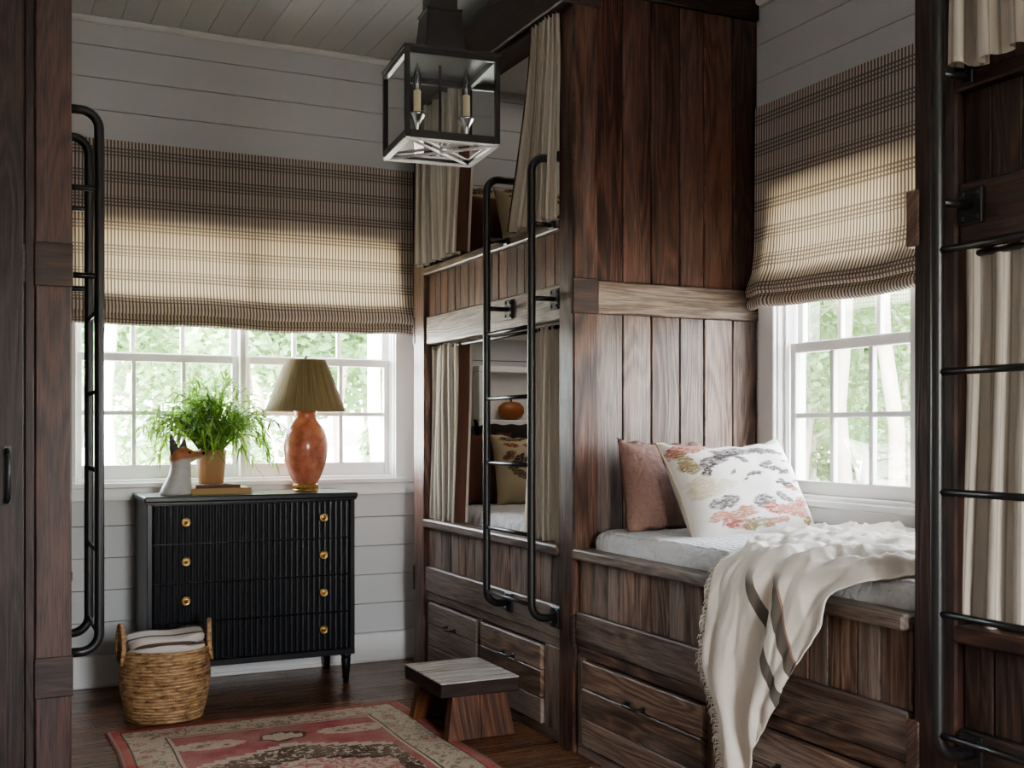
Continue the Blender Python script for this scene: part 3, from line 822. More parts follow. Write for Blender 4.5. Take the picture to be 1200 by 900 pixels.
# lower berth
pillow('plain dark rust pillow at the left in the lower berth', (2.40, 5.40, 1.06), .40, .40, .14, RUST, rx=-.16, wr=.008, seed=5)
pillow('charcoal pillow almost hidden behind the print pillow in the lower berth', (2.62, 5.46, 1.10), .44, .44, .12, CHAR, rx=-.12, wr=.006, seed=2)
pillow('olive blossom print pillow behind the ladder in the lower berth', (2.64, 5.27, 1.06), .44, .40, .18, PRINT_OLIVE, rx=-.28, rz=-.05, wr=.01, sag=.02, seed=11)
# upper berth
pillow('dark rust pillow next to the left curtain of the upper berth', (2.40, 5.24, 2.28), .40, .40, .16, RUST, rx=-.25, wr=.008, seed=15)
pillow('tan blossom print pillow behind the ladder top in the upper berth', (2.58, 5.02, 2.285), .50, .42, .18, PRINT_OLIVE, rx=-.36, wr=.01, seed=17)
pillow('tall rust print pillow at the back of the upper berth', (2.52, 5.42, 2.32), .50, .50, .16, PRINT_OLIVE, rx=-.12, wr=.01, seed=19)

# framed wall niche in the lower berth and the pot in it
m = MB(); yn_ = 5.56
for b in ((2.42, 2.80, 1.575, 1.61), (2.42, 2.80, 1.285, 1.32), (2.42, 2.455, 1.32, 1.575), (2.765, 2.80, 1.32, 1.575)): m.box(b[0], b[1], yn_ - .10, yn_, b[2], b[3], 'x', .004)
m.box(2.43, 2.79, yn_ - .008, yn_, 1.30, 1.60, 'x', 0)
tag(obj('niche_shelf', m, TRIM), 'white framed box shelf on the end wall of the lower berth', 'shelf')
pot = thing('pot', 'squat amber pot with a dark stem in the box shelf of the lower berth', 'pot', (2.632, yn_ - .055, 1.3205))
m = MB(); m.lathe([(.030, 0), (.062, .012), (.078, .042), (.074, .072), (.05, .094), (.020, .10)], 24, (2.632, yn_ - .055, 1.3205), 1, .52); obj('body', m, plain('amber_glaze', (.30, .105, .035), .3, vary=.25), pot)
m = MB(); m.tube([(2.632, yn_ - .055, 1.415), (2.630, yn_ - .055, 1.45)], .006, 6)
for k in range(5):
    a = k * 1.256; m.quad([(2.63, yn_ - .055, 1.445), (2.63 + .018 * math.cos(a + .4), yn_ - .055 + .012 * math.sin(a), 1.452), (2.63 + .034 * math.cos(a), yn_ - .055 + .018 * math.sin(a), 1.455), (2.63 + .018 * math.cos(a - .4), yn_ - .055 + .012 * math.sin(a), 1.448)])
obj('stem', m, plain('dark_stem', (.02, .022, .012), .6), pot)

# ------------------------------------------------------------------ throw on the window seat
rows = [
 [(2.94,3.22,.897),(2.955,3.0,.935),(2.96,2.78,.905),(2.965,2.5,.93),(2.975,2.0,.90)],
 [(2.66,3.14,.905),(2.66,2.95,.955),(2.68,2.74,.915),(2.70,2.48,.945),(2.76,2.0,.905)],
 [(2.40,3.03,.898),(2.38,2.87,.925),(2.38,2.69,.945),(2.40,2.46,.925),(2.50,2.06,.897)],
 [(2.215,2.92,.888),(2.20,2.79,.908),(2.195,2.64,.912),(2.20,2.49,.906),(2.235,2.20,.888)],
 [(2.092,2.862,.832),(2.080,2.75,.845),(2.076,2.60,.846),(2.080,2.47,.842),(2.092,2.325,.834)],
 [(2.070,2.868,.70),(2.050,2.77,.69),(2.078,2.63,.69),(2.046,2.51,.70),(2.062,2.345,.735)],
 [(2.062,2.885,.545),(2.040,2.79,.52),(2.076,2.665,.50),(2.038,2.565,.55),(2.056,2.445,.61)],
 [(2.064,2.815,.41),(2.040,2.755,.385),(2.076,2.68,.365),(2.040,2.615,.43),(2.056,2.505,.53)],
 [(2.066,2.785,.245),(2.044,2.735,.225),(2.074,2.675,.25),(2.046,2.625,.345),(2.056,2.515,.50)]]
def cr(p0, p1, p2, p3, t):
    return .5 * ((2 * p1) + (p2 - p0) * t + (2*p0 - 5*p1 + 4*p2 - p3) * t*t + (3*p1 - p0 - 3*p2 + p3) * t**3)
def spline(P, s):
    n = len(P) - 1; i = min(n - 1, int(s * n)); t = s * n - i
    g = lambda k: P[max(0, min(n, k))]
    return cr(g(i-1), g(i), g(i+1), g(i+2), t)
RV = [[Vector(p) for p in r] for r in rows]
def throw_pt(u, v):
    p = spline([spline(r, u) for r in RV], v)
    top = max(0, min(1, (.47 - v) / .08))
    # bunching folds on the seat, hanging folds below
    n1 = mnoise.noise(Vector((p.x * 3.5 + p.y * 3, p.y * 7 - p.x * 2, 1.7)))
    n2 = mnoise.noise(Vector((p.x * 9, p.y * 14, 4.1)))
    n3 = math.sin(2 * PI * (p.y * 4.2 + p.x * 1.6 + .9 * mnoise.noise(Vector((p.x * 3, p.y * 3, 9.0)))))
    n4 = 1 - abs(mnoise.noise(Vector((p.x * 6 + 3, p.y * 9 + p.x * 5, 2.2)))) * 3
    dz = (.024 * n3 + .026 * (1 - abs(n1) * 3.0) + .020 * n4 + .008 * n2 + .010) * top
    hang = 1 - top
    cz = mnoise.noise(Vector((p.x * 14 + p.y * 9, p.y * 26 - p.x * 16, 6.5))); cz2 = mnoise.noise(Vector((p.x * 30 - p.y * 12, p.y * 34 + p.x * 20, 3.5)))
    dz = dz * .5 + top * (.016 * (.45 - abs(cz)) + .007 * (.4 - abs(cz2)) - .006)
    p = Vector((p.x, p.y, p.z - top * max(0, p.z - .893) * .75))
    dx = hang * (-.008 * (.4 - abs(mnoise.noise(Vector((p.y * 22 + p.z * 7, p.z * 7 - p.y * 6, 1.1))))) - .016 * abs(math.sin(u * 9.5 + v * 2.0)) - .012 * abs(math.sin(u * 16 - v * 4)) * (1 - abs(2 * v - 1.4)) + .006 * mnoise.noise(Vector((p.y * 18, p.z * 4, 0))))
    return Vector((p.x + dx, p.y + .004 * n2, p.z + max(dz, -.004)))
thr = thing('throw_blanket', 'cream throw with brown stripes and fringe draped over the window seat front', 'blanket', (2.06, 2.7, .245))
m = MB(); NU, NVV = 110, 190
V, fs = m.grid(throw_pt, NU, NVV)
for f in fs:
    for l in f.loops:
        a, b = l[m.uv].uv; p = l.vert.co
        z = min(p.z, .84) if b > .4 else .84
        sv = (p.y - .44 * z - 2.0) * 1.0      # stripe coordinate: stripes run aslant down the hanging part
        l[m.uv].uv = (.5 + (2.215 - (p.y - .44 * z)) * 1.0, b)
to = obj('throw_cloth', m, THROW, thr)
md = to.modifiers.new('thick', 'SOLIDIFY'); md.thickness = .005; md.offset = 0
m = MB()
for k in range(190):
    v = .40 + .6 * (k + U(-.3, .3)) / 190
    v = min(.999, max(.36, v))
    p = throw_pt(0, v); L = U(.012, .028)
    q = p + Vector((U(-.008, .004), L, -L * U(.1, .6))); r_ = q + Vector((U(-.004, .004), L * U(-.1, .3), -L * .6))
    m.tube([p, q, r_], [.0022, .0018, .0008], 4, cap=False)
for k in range(40):
    p = throw_pt(.42 * k / 40, 1); m.tube([p, p + Vector((U(-.004, .004), U(-.006, .006), -U(.012, .026)))], [.0022, .001], 4, cap=False)
obj('fringe', m, FRINGE, thr)

# ------------------------------------------------------------------ dresser
BLACK = plain('black_lacquer', (.013, .0145, .018), .32, 0, .05, 60, spec=.55)
DX0, DX1, DY0, DY1, DT = .715, 1.715, 5.40, 5.826, .955
dr = thing('dresser', 'black reeded dresser with brass knobs under the back window', 'dresser', ((DX0 + DX1) / 2, (DY0 + DY1) / 2, 0))
m = MB(); m.box(DX0 - .012, DX1 + .012, DY0 - .012, DY1, DT - .026, DT, bevel=.005); m.box(DX0 - .006, DX1 + .006, DY0 - .006, DY1, DT - .036, DT - .026, bevel=.002); obj('top', m, BLACK, dr)
m = MB()
m.box(DX0, DX0 + .025, DY0 + .004, DY1, .15, DT - .036); m.box(DX1 - .025, DX1, DY0 + .004, DY1, .15, DT - .036); m.box(DX0 + .025, DX1 - .025, DY1 - .02, DY1, .15, DT - .036)
m.box(DX0 + .025, DX1 - .025, DY0 + .02, DY1 - .02, .15, .17, bevel=0); m.box(DX0, DX1, DY0 + .002, DY0 + .03, .145, .175, bevel=.003)
m.box(DX0 + .02, DX1 - .02, DY0 + .03, DY0 + .04, .17, DT - .036, bevel=0)
obj('case', m, BLACK, dr)
zb, zt = .178, DT - .040
for i in range(4):
    z0 = zb + (zt - zb) * i / 4 + .002; z1 = zb + (zt - zb) * (i + 1) / 4 - .002
    m = MB(); xa, xb = DX0 + .027, DX1 - .027
    m.box(xa, xb, DY0 + .008, DY0 + .028, z0, z1, 'x', .001)
    nre = 34; w = (xb - xa) / nre
    for k in range(nre):                     # reeding
        c = xa + w * (k + .5)
        prof = [(c + w * .46 * math.cos(a), DY0 + .008 - w * .42 * math.sin(a)) for a in [PI * j / 6 for j in range(7)]]
        rings = [[m.bm.verts.new((p[0], p[1], z)) for p in prof] for z in (z0 + .001, z1 - .001)]
        for j in range(6):
            m.bm.faces.new([rings[0][j+1], rings[0][j], rings[1][j], rings[1][j+1]])
        m.bm.faces.new(rings[1]); m.bm.faces.new(list(reversed(rings[0])))
    d = obj('drawer', m, BLACK, dr)
    for x in (DX0 + .172, DX1 - .168):
        m = MB(); c = Vector((x, DY0 - .003, (z0 + z1) / 2 + .012))
        prof = [(.008, 0), (.008, .012), (.019, .016), (.0215, .021), (.0215, .025), (.018, .029), (.0165, .0265), (.006, .0265), (.005, .030), (.0005, .031)]
        m.lathe(prof, 24, (0, 0, 0), cap=True)
        for v in m.bm.verts: v.co = c + Vector((v.co.x, -v.co.z, v.co.y))
        obj('knob', m, BRASS, d, recalc=True)
for (x, y) in ((DX0 + .035, DY0 + .04), (DX1 - .035, DY0 + .04), (DX0 + .035, DY1 - .045), (DX1 - .035, DY1 - .045)):
    m = MB(); m.lathe([(.026, .148), (.026, .130), (.021, .128), (.024, .118), (.0135, .0)][::-1], 20, (x, y, 0)); obj('leg', m, BLACK, dr)

# ------------------------------------------------------------------ lamp
lx, ly = 1.525, 5.63
lamp = thing('table_lamp', 'orange ceramic table lamp with olive string shade on the dresser', 'lamp', (lx, ly, DT))
def lamp_glaze():
    n = NT('coral_glaze'); c = n.objc()
    f = n.noise(c, 16, 5, .6)
    return n.done(n.bsdf(n.ramp(f, [(.3, (.34, .105, .06)), (.55, (.52, .20, .125)), (.75, (.62, .31, .21))]), .18, 0, n.bump(n.noise(c, 9, 3), .08, .01), .6))
m = MB()
pr = [(.056, .036), (.062, .044), (.085, .09), (.106, .155), (.1145, .215), (.110, .265), (.095, .312), (.072, .345), (.057, .365), (.0535, .385), (.056, .402), (.062, .412), (.052, .416)]
fp = [(spline([Vector(p) for p in pr], i / 60)) for i in range(61)]
m.lathe([(p[0], p[1]) for p in fp], 48, (lx, ly, DT)); obj('body', m, lamp_glaze(), lamp)
m = MB(); pr = [(.060, 0), (.066, .002), (.066, .008), (.062, .012), (.0625, .034), (.055, .038)]
m.lathe(pr, 48, (lx, ly, DT))
for k in range(40):
    a = 2 * PI * k / 40; m.tube([(lx + .0625 * math.cos(a), ly + .0625 * math.sin(a), DT + .010), (lx + .0625 * math.cos(a), ly + .0625 * math.sin(a), DT + .034)], .0028, 5)
obj('base', m, BRASS, lamp)
m = MB(); m.tube([(lx, ly, DT + .41), (lx, ly, DT + .46)], .012, 10); m.tube([(lx, ly, DT + .46), (lx, ly, DT + .665)], .003, 6); obj('socket', m, BRASS, lamp)
m = MB(); m.sphere((lx, ly, DT + .505), .028, sc=(1, 1, 1.3)); obj('bulb', m, plain('bulb_white', (.75, .74, .7), .3), lamp)
def string_shade():
    n = NT('olive_string_shade'); x, y, _ = n.sep(n.uv('uv'))
    f = n.noise(n.comb(n.math('MULTIPLY', x, 260), n.math('MULTIPLY', y, 3)), 1, 3, .6)
    col = n.ramp(f, [(.3, (.20, .155, .08)), (.6, (.37, .29, .155)), (.8, (.50, .41, .25))])
    d = n.bsdf(col, .7, 0, n.bump(f, .6, .004), .2)
    t_ = n.new('ShaderNodeBsdfTranslucent'); n.link(col, t_.inputs[0])
    mx = n.new('ShaderNodeMixShader'); mx.inputs[0].default_value = .22
    n.link(d, mx.inputs[1]); n.link(t_.outputs[0], mx.inputs[2])
    return n.done(mx.outputs[0])
m = MB(); S0, S1 = DT + .405, DT + .668
m.lathe([(.204, S0), (.205, S0 + .004), (.106, S1 - .004), (.104, S1), (.099, S1 - .004), (.199, S0 + .002), (.204, S0)], 72, (lx, ly, 0), cap=False); shd = obj('lamp_shade', m, string_shade(), lamp)
m = MB(); m.tube([(lx - .1, ly, S1 - .006), (lx + .1, ly, S1 - .006)], .002, 6); m.tube([(lx, ly - .1, S1 - .006), (lx, ly + .1, S1 - .006)], .002, 6); obj('spider', m, BRASS, shd)
m = MB(); m.lathe([(.003, S1 - .006), (.004, S1 + .004), (.010, S1 + .012), (.007, S1 + .022), (.0008, S1 + .027)], 12, (lx, ly, 0)); obj('finial', m, SILVER, lamp)

# ------------------------------------------------------------------ books, plant, fox
def book(label, x0, x1, y0, y1, z, th, cov, rot=0):
    root = thing('book', label, 'book', ((x0 + x1) / 2, (y0 + y1) / 2, z), 'books under the plant pot')
    M = Matrix.Translation(((x0+x1)/2, (y0+y1)/2, 0)) @ Matrix.Rotation(rot, 4, 'Z') @ Matrix.Translation((-(x0+x1)/2, -(y0+y1)/2, 0))
    m = MB(); m.box(x0, x1, y0, y1, z, z + .003, bevel=.001, M=M); m.box(x0, x1, y0, y1, z + th - .003, z + th, bevel=.001, M=M); m.box(x0, x1, y0, y0 + .004, z + .003, z + th - .003, bevel=0, M=M); obj('cover', m, cov, root)
    m = MB(); m.box(x0 + .004, x1 - .004, y0 + .005, y1 - .004, z + .003, z + th - .003, bevel=0, M=M); obj('pages', m, plain('page_edges', (.62, .52, .36), .8), root)
book('tan book at the bottom of the pair under the plant pot', .935, 1.22, 5.50, 5.70, DT, .030, plain('tan_cloth_cover', (.42, .28, .12), .7, vary=.15))
book('thin red-brown book directly under the plant pot', .95, 1.165, 5.51, 5.69, DT + .030, .016, plain('brown_cloth_cover', (.16, .07, .05), .7, vary=.15), .04)
px, py, pz = 1.052, 5.645, DT + .046
plant = thing('potted_plant', 'leafy green plant in a tan clay pot on two books', 'plant', (px, py, pz))
m = MB(); m.lathe([(.055, 0), (.060, .004), (.068, .08), (.073, .148), (.076, .165), (.072, .168), (.068, .15), (.0, .145)], 40, (px, py, pz))
obj('pot', m, plain('tan_clay', (.40, .235, .11), .55, 0, .15, 30, vary=.2), plant)
def leaf_mat(name, a, b, c, tr=.35, rough=.4):
    n = NT(name); r = n.sep(n.uv('rnd'))
    col = n.ramp(r[0], [(0, a), (.5, b), (1, c)])
    d = n.bsdf(col, rough, 0, None, .35); t_ = n.new('ShaderNodeBsdfTranslucent'); n.link(n.mix(.5, col, (.35, .55, .08)), t_.inputs[0])
    mx = n.new('ShaderNodeMixShader'); mx.inputs[0].default_value = tr
    n.link(d, mx.inputs[1]); n.link(t_.outputs[0], mx.inputs[2])
    return n.done(mx.outputs[0])
LEAF = leaf_mat('fresh_leaf', (.05, .14, .022), (.13, .28, .045), (.30, .46, .10), .45)
mst, mlf = MB(), MB()
rnd = random.Random(21)
def leaf(m, p, dirv, L, w, droop=.25):
    dirv = dirv.normalized()
    side = dirv.cross(Vector((0, 0, 1)))
    if side.length < .05: side = Vector((1, 0, 0))
    side = side.normalized()
    side = (side + Vector((rnd.uniform(-.5, .5), rnd.uniform(-.5, .5), rnd.uniform(-.6, .6)))).normalized()
    side = (side - dirv * side.dot(dirv)).normalized()
    pts = []
    for t, ww in ((0, .12), (.3, .9), (.6, .8), (1, .04)):
        c = p + dirv * L * t + Vector((0, 0, -droop * L * t * t)); pts.append((c - side * w * ww / 2, c + side * w * ww / 2))
    r = (rnd.random(), rnd.random())
    vs = [(m.bm.verts.new(a), m.bm.verts.new(b)) for a, b in pts]
    for (a, b), (c, d) in zip(vs, vs[1:]):
        f = m.bm.faces.new([a, b, d, c]); f.smooth = True
        for l in f.loops: l[m.rn].uv = r
for i in range(135):
    az = rnd.uniform(0, 2 * PI); lean = rnd.uniform(.12, 1.0) ** .8
    H = rnd.uniform(.24, .46) * (1 - .35 * lean) ; reach = lean * rnd.uniform(.22, .36)
    droop = lean ** 1.6 * rnd.uniform(.10, .34)
    p0 = Vector((px + .05 * math.cos(az) * rnd.random(), py + .05 * math.sin(az) * rnd.random(), pz + .15))
    pts = []
    for k in range(9):
        t = k / 8
        yy = reach * t * math.sin(az); yy = max(-.30, min(yy, .145))
        pts.append(p0 + Vector((reach * t * math.cos(az) * 1.12, yy, H * (1 - (1 - t) ** 1.7) - droop * t ** 2.6)))
    mst.tube(pts, [.0022 * (1 - .7 * k / 8) + .0004 for k in range(9)], 4, cap=False)
    for k in range(2, 9):
        for s in range(3 if k < 8 else 4):
            base = pts[k].lerp(pts[k-1], rnd.random()); tdir = (pts[k] - pts[k-1]).normalized()
            out = Vector((rnd.uniform(-1, 1), rnd.uniform(-1, 1), rnd.uniform(-.7, .6))).normalized()
            dv = (tdir * rnd.uniform(.5, 1.1) + out * rnd.uniform(.5, .9))
            L_ = rnd.uniform(.045, .085)
            tip = base + dv.normalized() * L_
            if tip.y > 5.81: dv.y = -abs(dv.y)
            if tip.z < DT + .03: dv.z = abs(dv.z)
            leaf(mlf, base, dv, L_, rnd.uniform(.008, .013), rnd.uniform(.1, .5))
obj('stems', mst, plain('green_stem', (.10, .16, .04), .6), plant)
obj('foliage', mlf, LEAF, plant)

# fox bust
def fox():
    fx, fy, fz = .864, 5.535, DT
    root = thing('fox_figurine', 'ceramic fox bust looking right at the left end of the dresser', 'figurine', (fx, fy, fz))
    def loft(m, secs, seg=24):
        """secs: (centre, half widths a (in-plane), b (y), axis angle from vertical in xz)"""
        rings = []
        for (c, a, b, ang) in secs:
            ex = Vector((math.cos(ang), 0, -math.sin(ang))); ey = Vector((0, 1, 0))
            rings.append([m.bm.verts.new(Vector(c) + ex * a * math.cos(2*PI*k/seg) + ey * b * math.sin(2*PI*k/seg)) for k in range(seg)])
        for A, B in zip(rings, rings[1:]):
            for k in range(seg): m.bm.faces.new([A[k], A[(k+1) % seg], B[(k+1) % seg], B[k]]).smooth = True
        m.bm.faces.new(list(reversed(rings[0]))); m.bm.faces.new(rings[-1])
    m = MB(); o = lambda x, z: (fx + x, fy, fz + z)
    # chest, neck, head rising; then muzzle forward (+x)
    loft(m, [(o(.002, .001), .074, .060, 0), (o(.002, .012), .076, .063, 0), (o(.006, .036), .070, .060, 0), (o(.014, .07), .060, .053, 0), (o(.021, .10), .053, .049, 0), (o(.024, .13), .049, .047, 0), (o(.023, .155), .048, .049, .05), (o(.018, .175), .050, .053, .1), (o(.012, .200), .040, .048, .2), (o(.008, .218), .026, .036, .25), (o(.008, .228), .010, .016, .25)])
    loft(m, [(o(.000, .186), .030, .030, PI/2 + .25), (o(.026, .190), .044, .050, PI/2 + .25), (o(.050, .187), .040, .045, PI/2 + .2), (o(.070, .186), .031, .033, PI/2 + .15), (o(.090, .187), .0235, .0245, PI/2 + .1), (o(.108, .189), .0185, .019, PI/2 + .05), (o(.122, .191), .0135, .014, PI/2), (o(.130, .193), .007, .008, PI/2)])
    bmesh.ops.recalc_face_normals(m.bm, faces=m.bm.faces)
    n = NT('fox_glaze'); x, y, z = n.sep(n.objc())
    nz = n.noise(n.objc(), 60, 4); nb = n.noise(n.objc(), 14, 3)
    # orange above a line that runs along the muzzle and cheek, and down the back of the neck
    zz = n.math('ADD', n.math('SUBTRACT', z, n.math('MULTIPLY', x, .19)), n.math('MULTIPLY', n.math('SUBTRACT', nb, .5), .03))
    mk = n.rampf(n.math('DIVIDE', zz, .25), [(.655, 0), (.70, 1)])
    back = n.rampf(n.math('ADD', n.math('MULTIPLY', x, -4), n.math('MULTIPLY', nz, .15)), [(.30, 0), (.42, .7)])
    hi = n.rampf(n.math('DIVIDE', z, .25), [(.33, 0), (.45, 1)])
    mk = n.math('MAXIMUM', mk, n.math('MULTIPLY', back, hi))
    col = n.mix(mk, n.mix(nz, (.42, .41, .40), (.60, .59, .57)), n.mix(nz, (.36, .13, .055), (.50, .21, .10)))
    fm = n.done(n.bsdf(col, .45, 0, n.bump(n.noise(n.objc(), 120, 3), .35, .003)))
    body = obj('bust', m, fm, root)
    rm = body.modifiers.new('remesh', 'REMESH'); rm.mode = 'VOXEL'; rm.voxel_size = .0045; rm.use_smooth_shade = True
    sm = body.modifiers.new('smooth', 'SMOOTH'); sm.factor = .6; sm.iterations = 5
    grey = plain('fox_ear_grey', (.09, .085, .09), .5, vary=.2)
    for s in (-1, 1):
        m = MB()
        bx, by, bz = (-.002, -.026, .200) if s < 0 else (.034, .030, .200)
        tip = Vector(o(-.030 if s < 0 else .050, .298 if s < 0 else .266)) + Vector((0, s * .040, 0))
        c = Vector((fx + bx, fy + by, fz + bz))
        w = .024
        def ear(u, v, c=c, tip=tip, s=s, w=w):
            a = (u - .5) * 2
            width = w * (1 - v) ** .8 * (1 + .25 * math.sin(v * PI))
            p = c.lerp(tip, v)
            return (p.x + a * width, p.y + s * .010 * (1 - a * a) * (1 - v) , p.z - .008 * a * a * (1 - v))
        m.grid(ear, 10, 10)
        e = obj('ear', m, grey, root); sd = e.modifiers.new('thick', 'SOLIDIFY'); sd.thickness = .005
    m = MB(); m.sphere(o(.129, .198), .0100, sc=(1, 1, .85)); obj('nose', m, plain('fox_nose_black', (.012, .012, .012), .2), root)
    for s in (-1, 1):
        m = MB(); m.sphere((fx + .060, fy + s * .0365, fz + .204), .0066); obj('eye', m, plain('fox_eye', (.03, .012, .005), .15), root)
fox()

# ------------------------------------------------------------------ basket with blanket
bx, by = .755, 5.12
bk = thing('basket', 'round coiled rattan basket with two loop handles by the dresser', 'basket', (bx, by, 0))
def rattan():
    n = NT('rattan'); c = n.objc()
    f = n.noise(n.comb(*[n.math('MULTIPLY', s, k) for s, k in zip(n.sep(c), (22, 22, 60))]), 1, 4, .65)
    x, y, _ = n.sep(n.uv('uv'))
    wrap = n.math('ABSOLUTE', n.math('SINE', n.math('MULTIPLY', x, 300)))
    return n.done(n.bsdf(n.ramp(f, [(.30, (.060, .026, .012)), (.42, (.30, .17, .08)), (.60, (.52, .34, .18)), (.85, (.66, .48, .29))]), .55, 0, n.bump(n.math('ADD', wrap, f), .3, .003)))
RAT = rattan()
m = MB(); NR = 22
def brad(z): return .160 + .036 * min(1, (z / .16)) ** .7 - .006 * max(0, (z - .2) / .14)
for k in range(NR):
    z = .010 + k * .0141; r_ = brad(z) - .008
    m.tube([(bx + (r_ + U(-.0012, .0012)) * math.cos(a), by + r_ * .92 * math.sin(a), z + .0012 * math.sin(a * 3 + k)) for a in [2 * PI * j / 48 for j in range(48)]], .0076, 8, closed=True)
m.lathe([(.001, .004), (.15, .004), (.165, .02), (.178, .10), (.178, .31)], 40, (bx, by, 0), 1, .92, cap=False)
obj('coil_body', m, RAT, bk)
for s in (-1, 1):
    m = MB()
    cx = bx + s * .184
    for dx in (0, .007):
        pts = [(cx + s * (.006 + dx - .022 * (1 - math.cos(a)) * .3), by - .01 + .052 * math.cos(a) , .315 + .105 * max(0, math.sin(a)) ** .8 + dx * .3) for a in [PI * j / 14 for j in range(15)]]
        m.tube([(cx + s * .008, by - .01 + .05, .25)] + pts + [(cx + s * .008, by - .01 - .05, .25)], .0075, 7)
    obj('handle', m, RAT, bk)
bl = thing('folded_blanket', 'cream blanket with brown stripes folded inside the basket', 'blanket', (bx, by, .28))
m = MB()
for k in range(3):
    z0 = .262 + k * .034; rx_, ry_ = .164 - .003 * k, .146 - .004 * k
    def lobe(u, v, z0=z0, rx_=rx_, ry_=ry_, k=k):
        # soft rounded pad: v goes from the underside round the edge to the crown
        a = u * 2 * PI; t = v * PI
        r_ = math.sin(t * .5 + .0) if v < 1 else 1
        if v < .25: rr, z = v / .25, 0
        elif v < .6: q = (v - .25) / .35; rr, z = 1 + .03 * math.sin(q * PI), .036 * q
        else: q = (v - .6) / .4; rr, z = 1 - q, .036 + .012 * math.sin(q * PI / 2)
        sq = (abs(math.cos(a)) ** 3.2 + abs(math.sin(a)) ** 3.2) ** (-1 / 3.2)
        x, y = rx_ * rr * sq * math.cos(a), ry_ * rr * sq * math.sin(a)
        return (bx + x, by + y, z0 + z + .006 * math.sin(x * 26 + k * 2) + .05 * x * (k == 2) + .004 * math.sin(y * 31))
    V, fs = m.grid(lobe, 40, 24, closeu=True)
    for f in fs:
        for l in f.loops:
            p = l.vert.co; l[m.uv].uv = (p.x, (p.y - by) * 2.6 + p.z * 4.6 + .1 * k)
obj('blanket_fold', m, FOLDED, bl)

# ------------------------------------------------------------------ stool
SX0, SX1, SYa, SYb, SH = 1.695, 2.045, 4.20, 4.625, .242
st = thing('step_stool', 'low rustic wooden step stool in front of the bunk drawers', 'stool', ((SX0 + SX1) / 2, (SYa + SYb) / 2, 0))
m = MB()
m.box(SX0, SX1, SYa, SYb, SH - .062, SH - .004, 'x', .004)
obj('apron', m, W_WALNUT, st)
m = MB()
for a, b in ((0, .5), (.5, 1)): m.box(SX0 - .001, SX1 + .001, SYa + (SYb - SYa) * a - (.001 if a == 0 else -.0008), SYa + (SYb - SYa) * b + (.001 if b == 1 else -.0008), SH - .006, SH, 'x', .002)
obj('stool_top', m, W_STOOLTOP, st)
for (yy, s) in ((SYa + .035, -1), (SYb - .035, 1)):        # splayed slab legs, two planks each end
    for (xa, xb, s1, s2) in ((SX0 + .055, SX0 + .1735, -.03, 0), (SX0 + .1765, SX1 - .055, 0, .03)):
        m = MB(); T = SH - .06
        def pt(x, y, z): return (x, y, z)
        y0, y1 = (yy - .025, yy + .025)
        spl = s * .022
        vs = [m.bm.verts.new(p) for p in [(xa + s1, y0 + spl, .0065), (xb + s2, y0 + spl, .0065), (xb + s2, y1 + spl, .0065), (xa + s1, y1 + spl, .0065), (xa, y0, T), (xb, y0, T), (xb, y1, T), (xa, y1, T)]]
        fs = [m.bm.faces.new([vs[i] for i in q]) for q in [(3,2,1,0),(4,5,6,7),(0,1,5,4),(1,2,6,5),(2,3,7,6),(3,0,4,7)]]
        ou = U(0, 50); rr = (R(), R())
        for f in fs:
            for l in f.loops: l[m.uv].uv = (l.vert.co.z + ou, l.vert.co.x + l.vert.co.y + ou); l[m.rn].uv = rr
        obj('leg', m, W_STOOL, st)

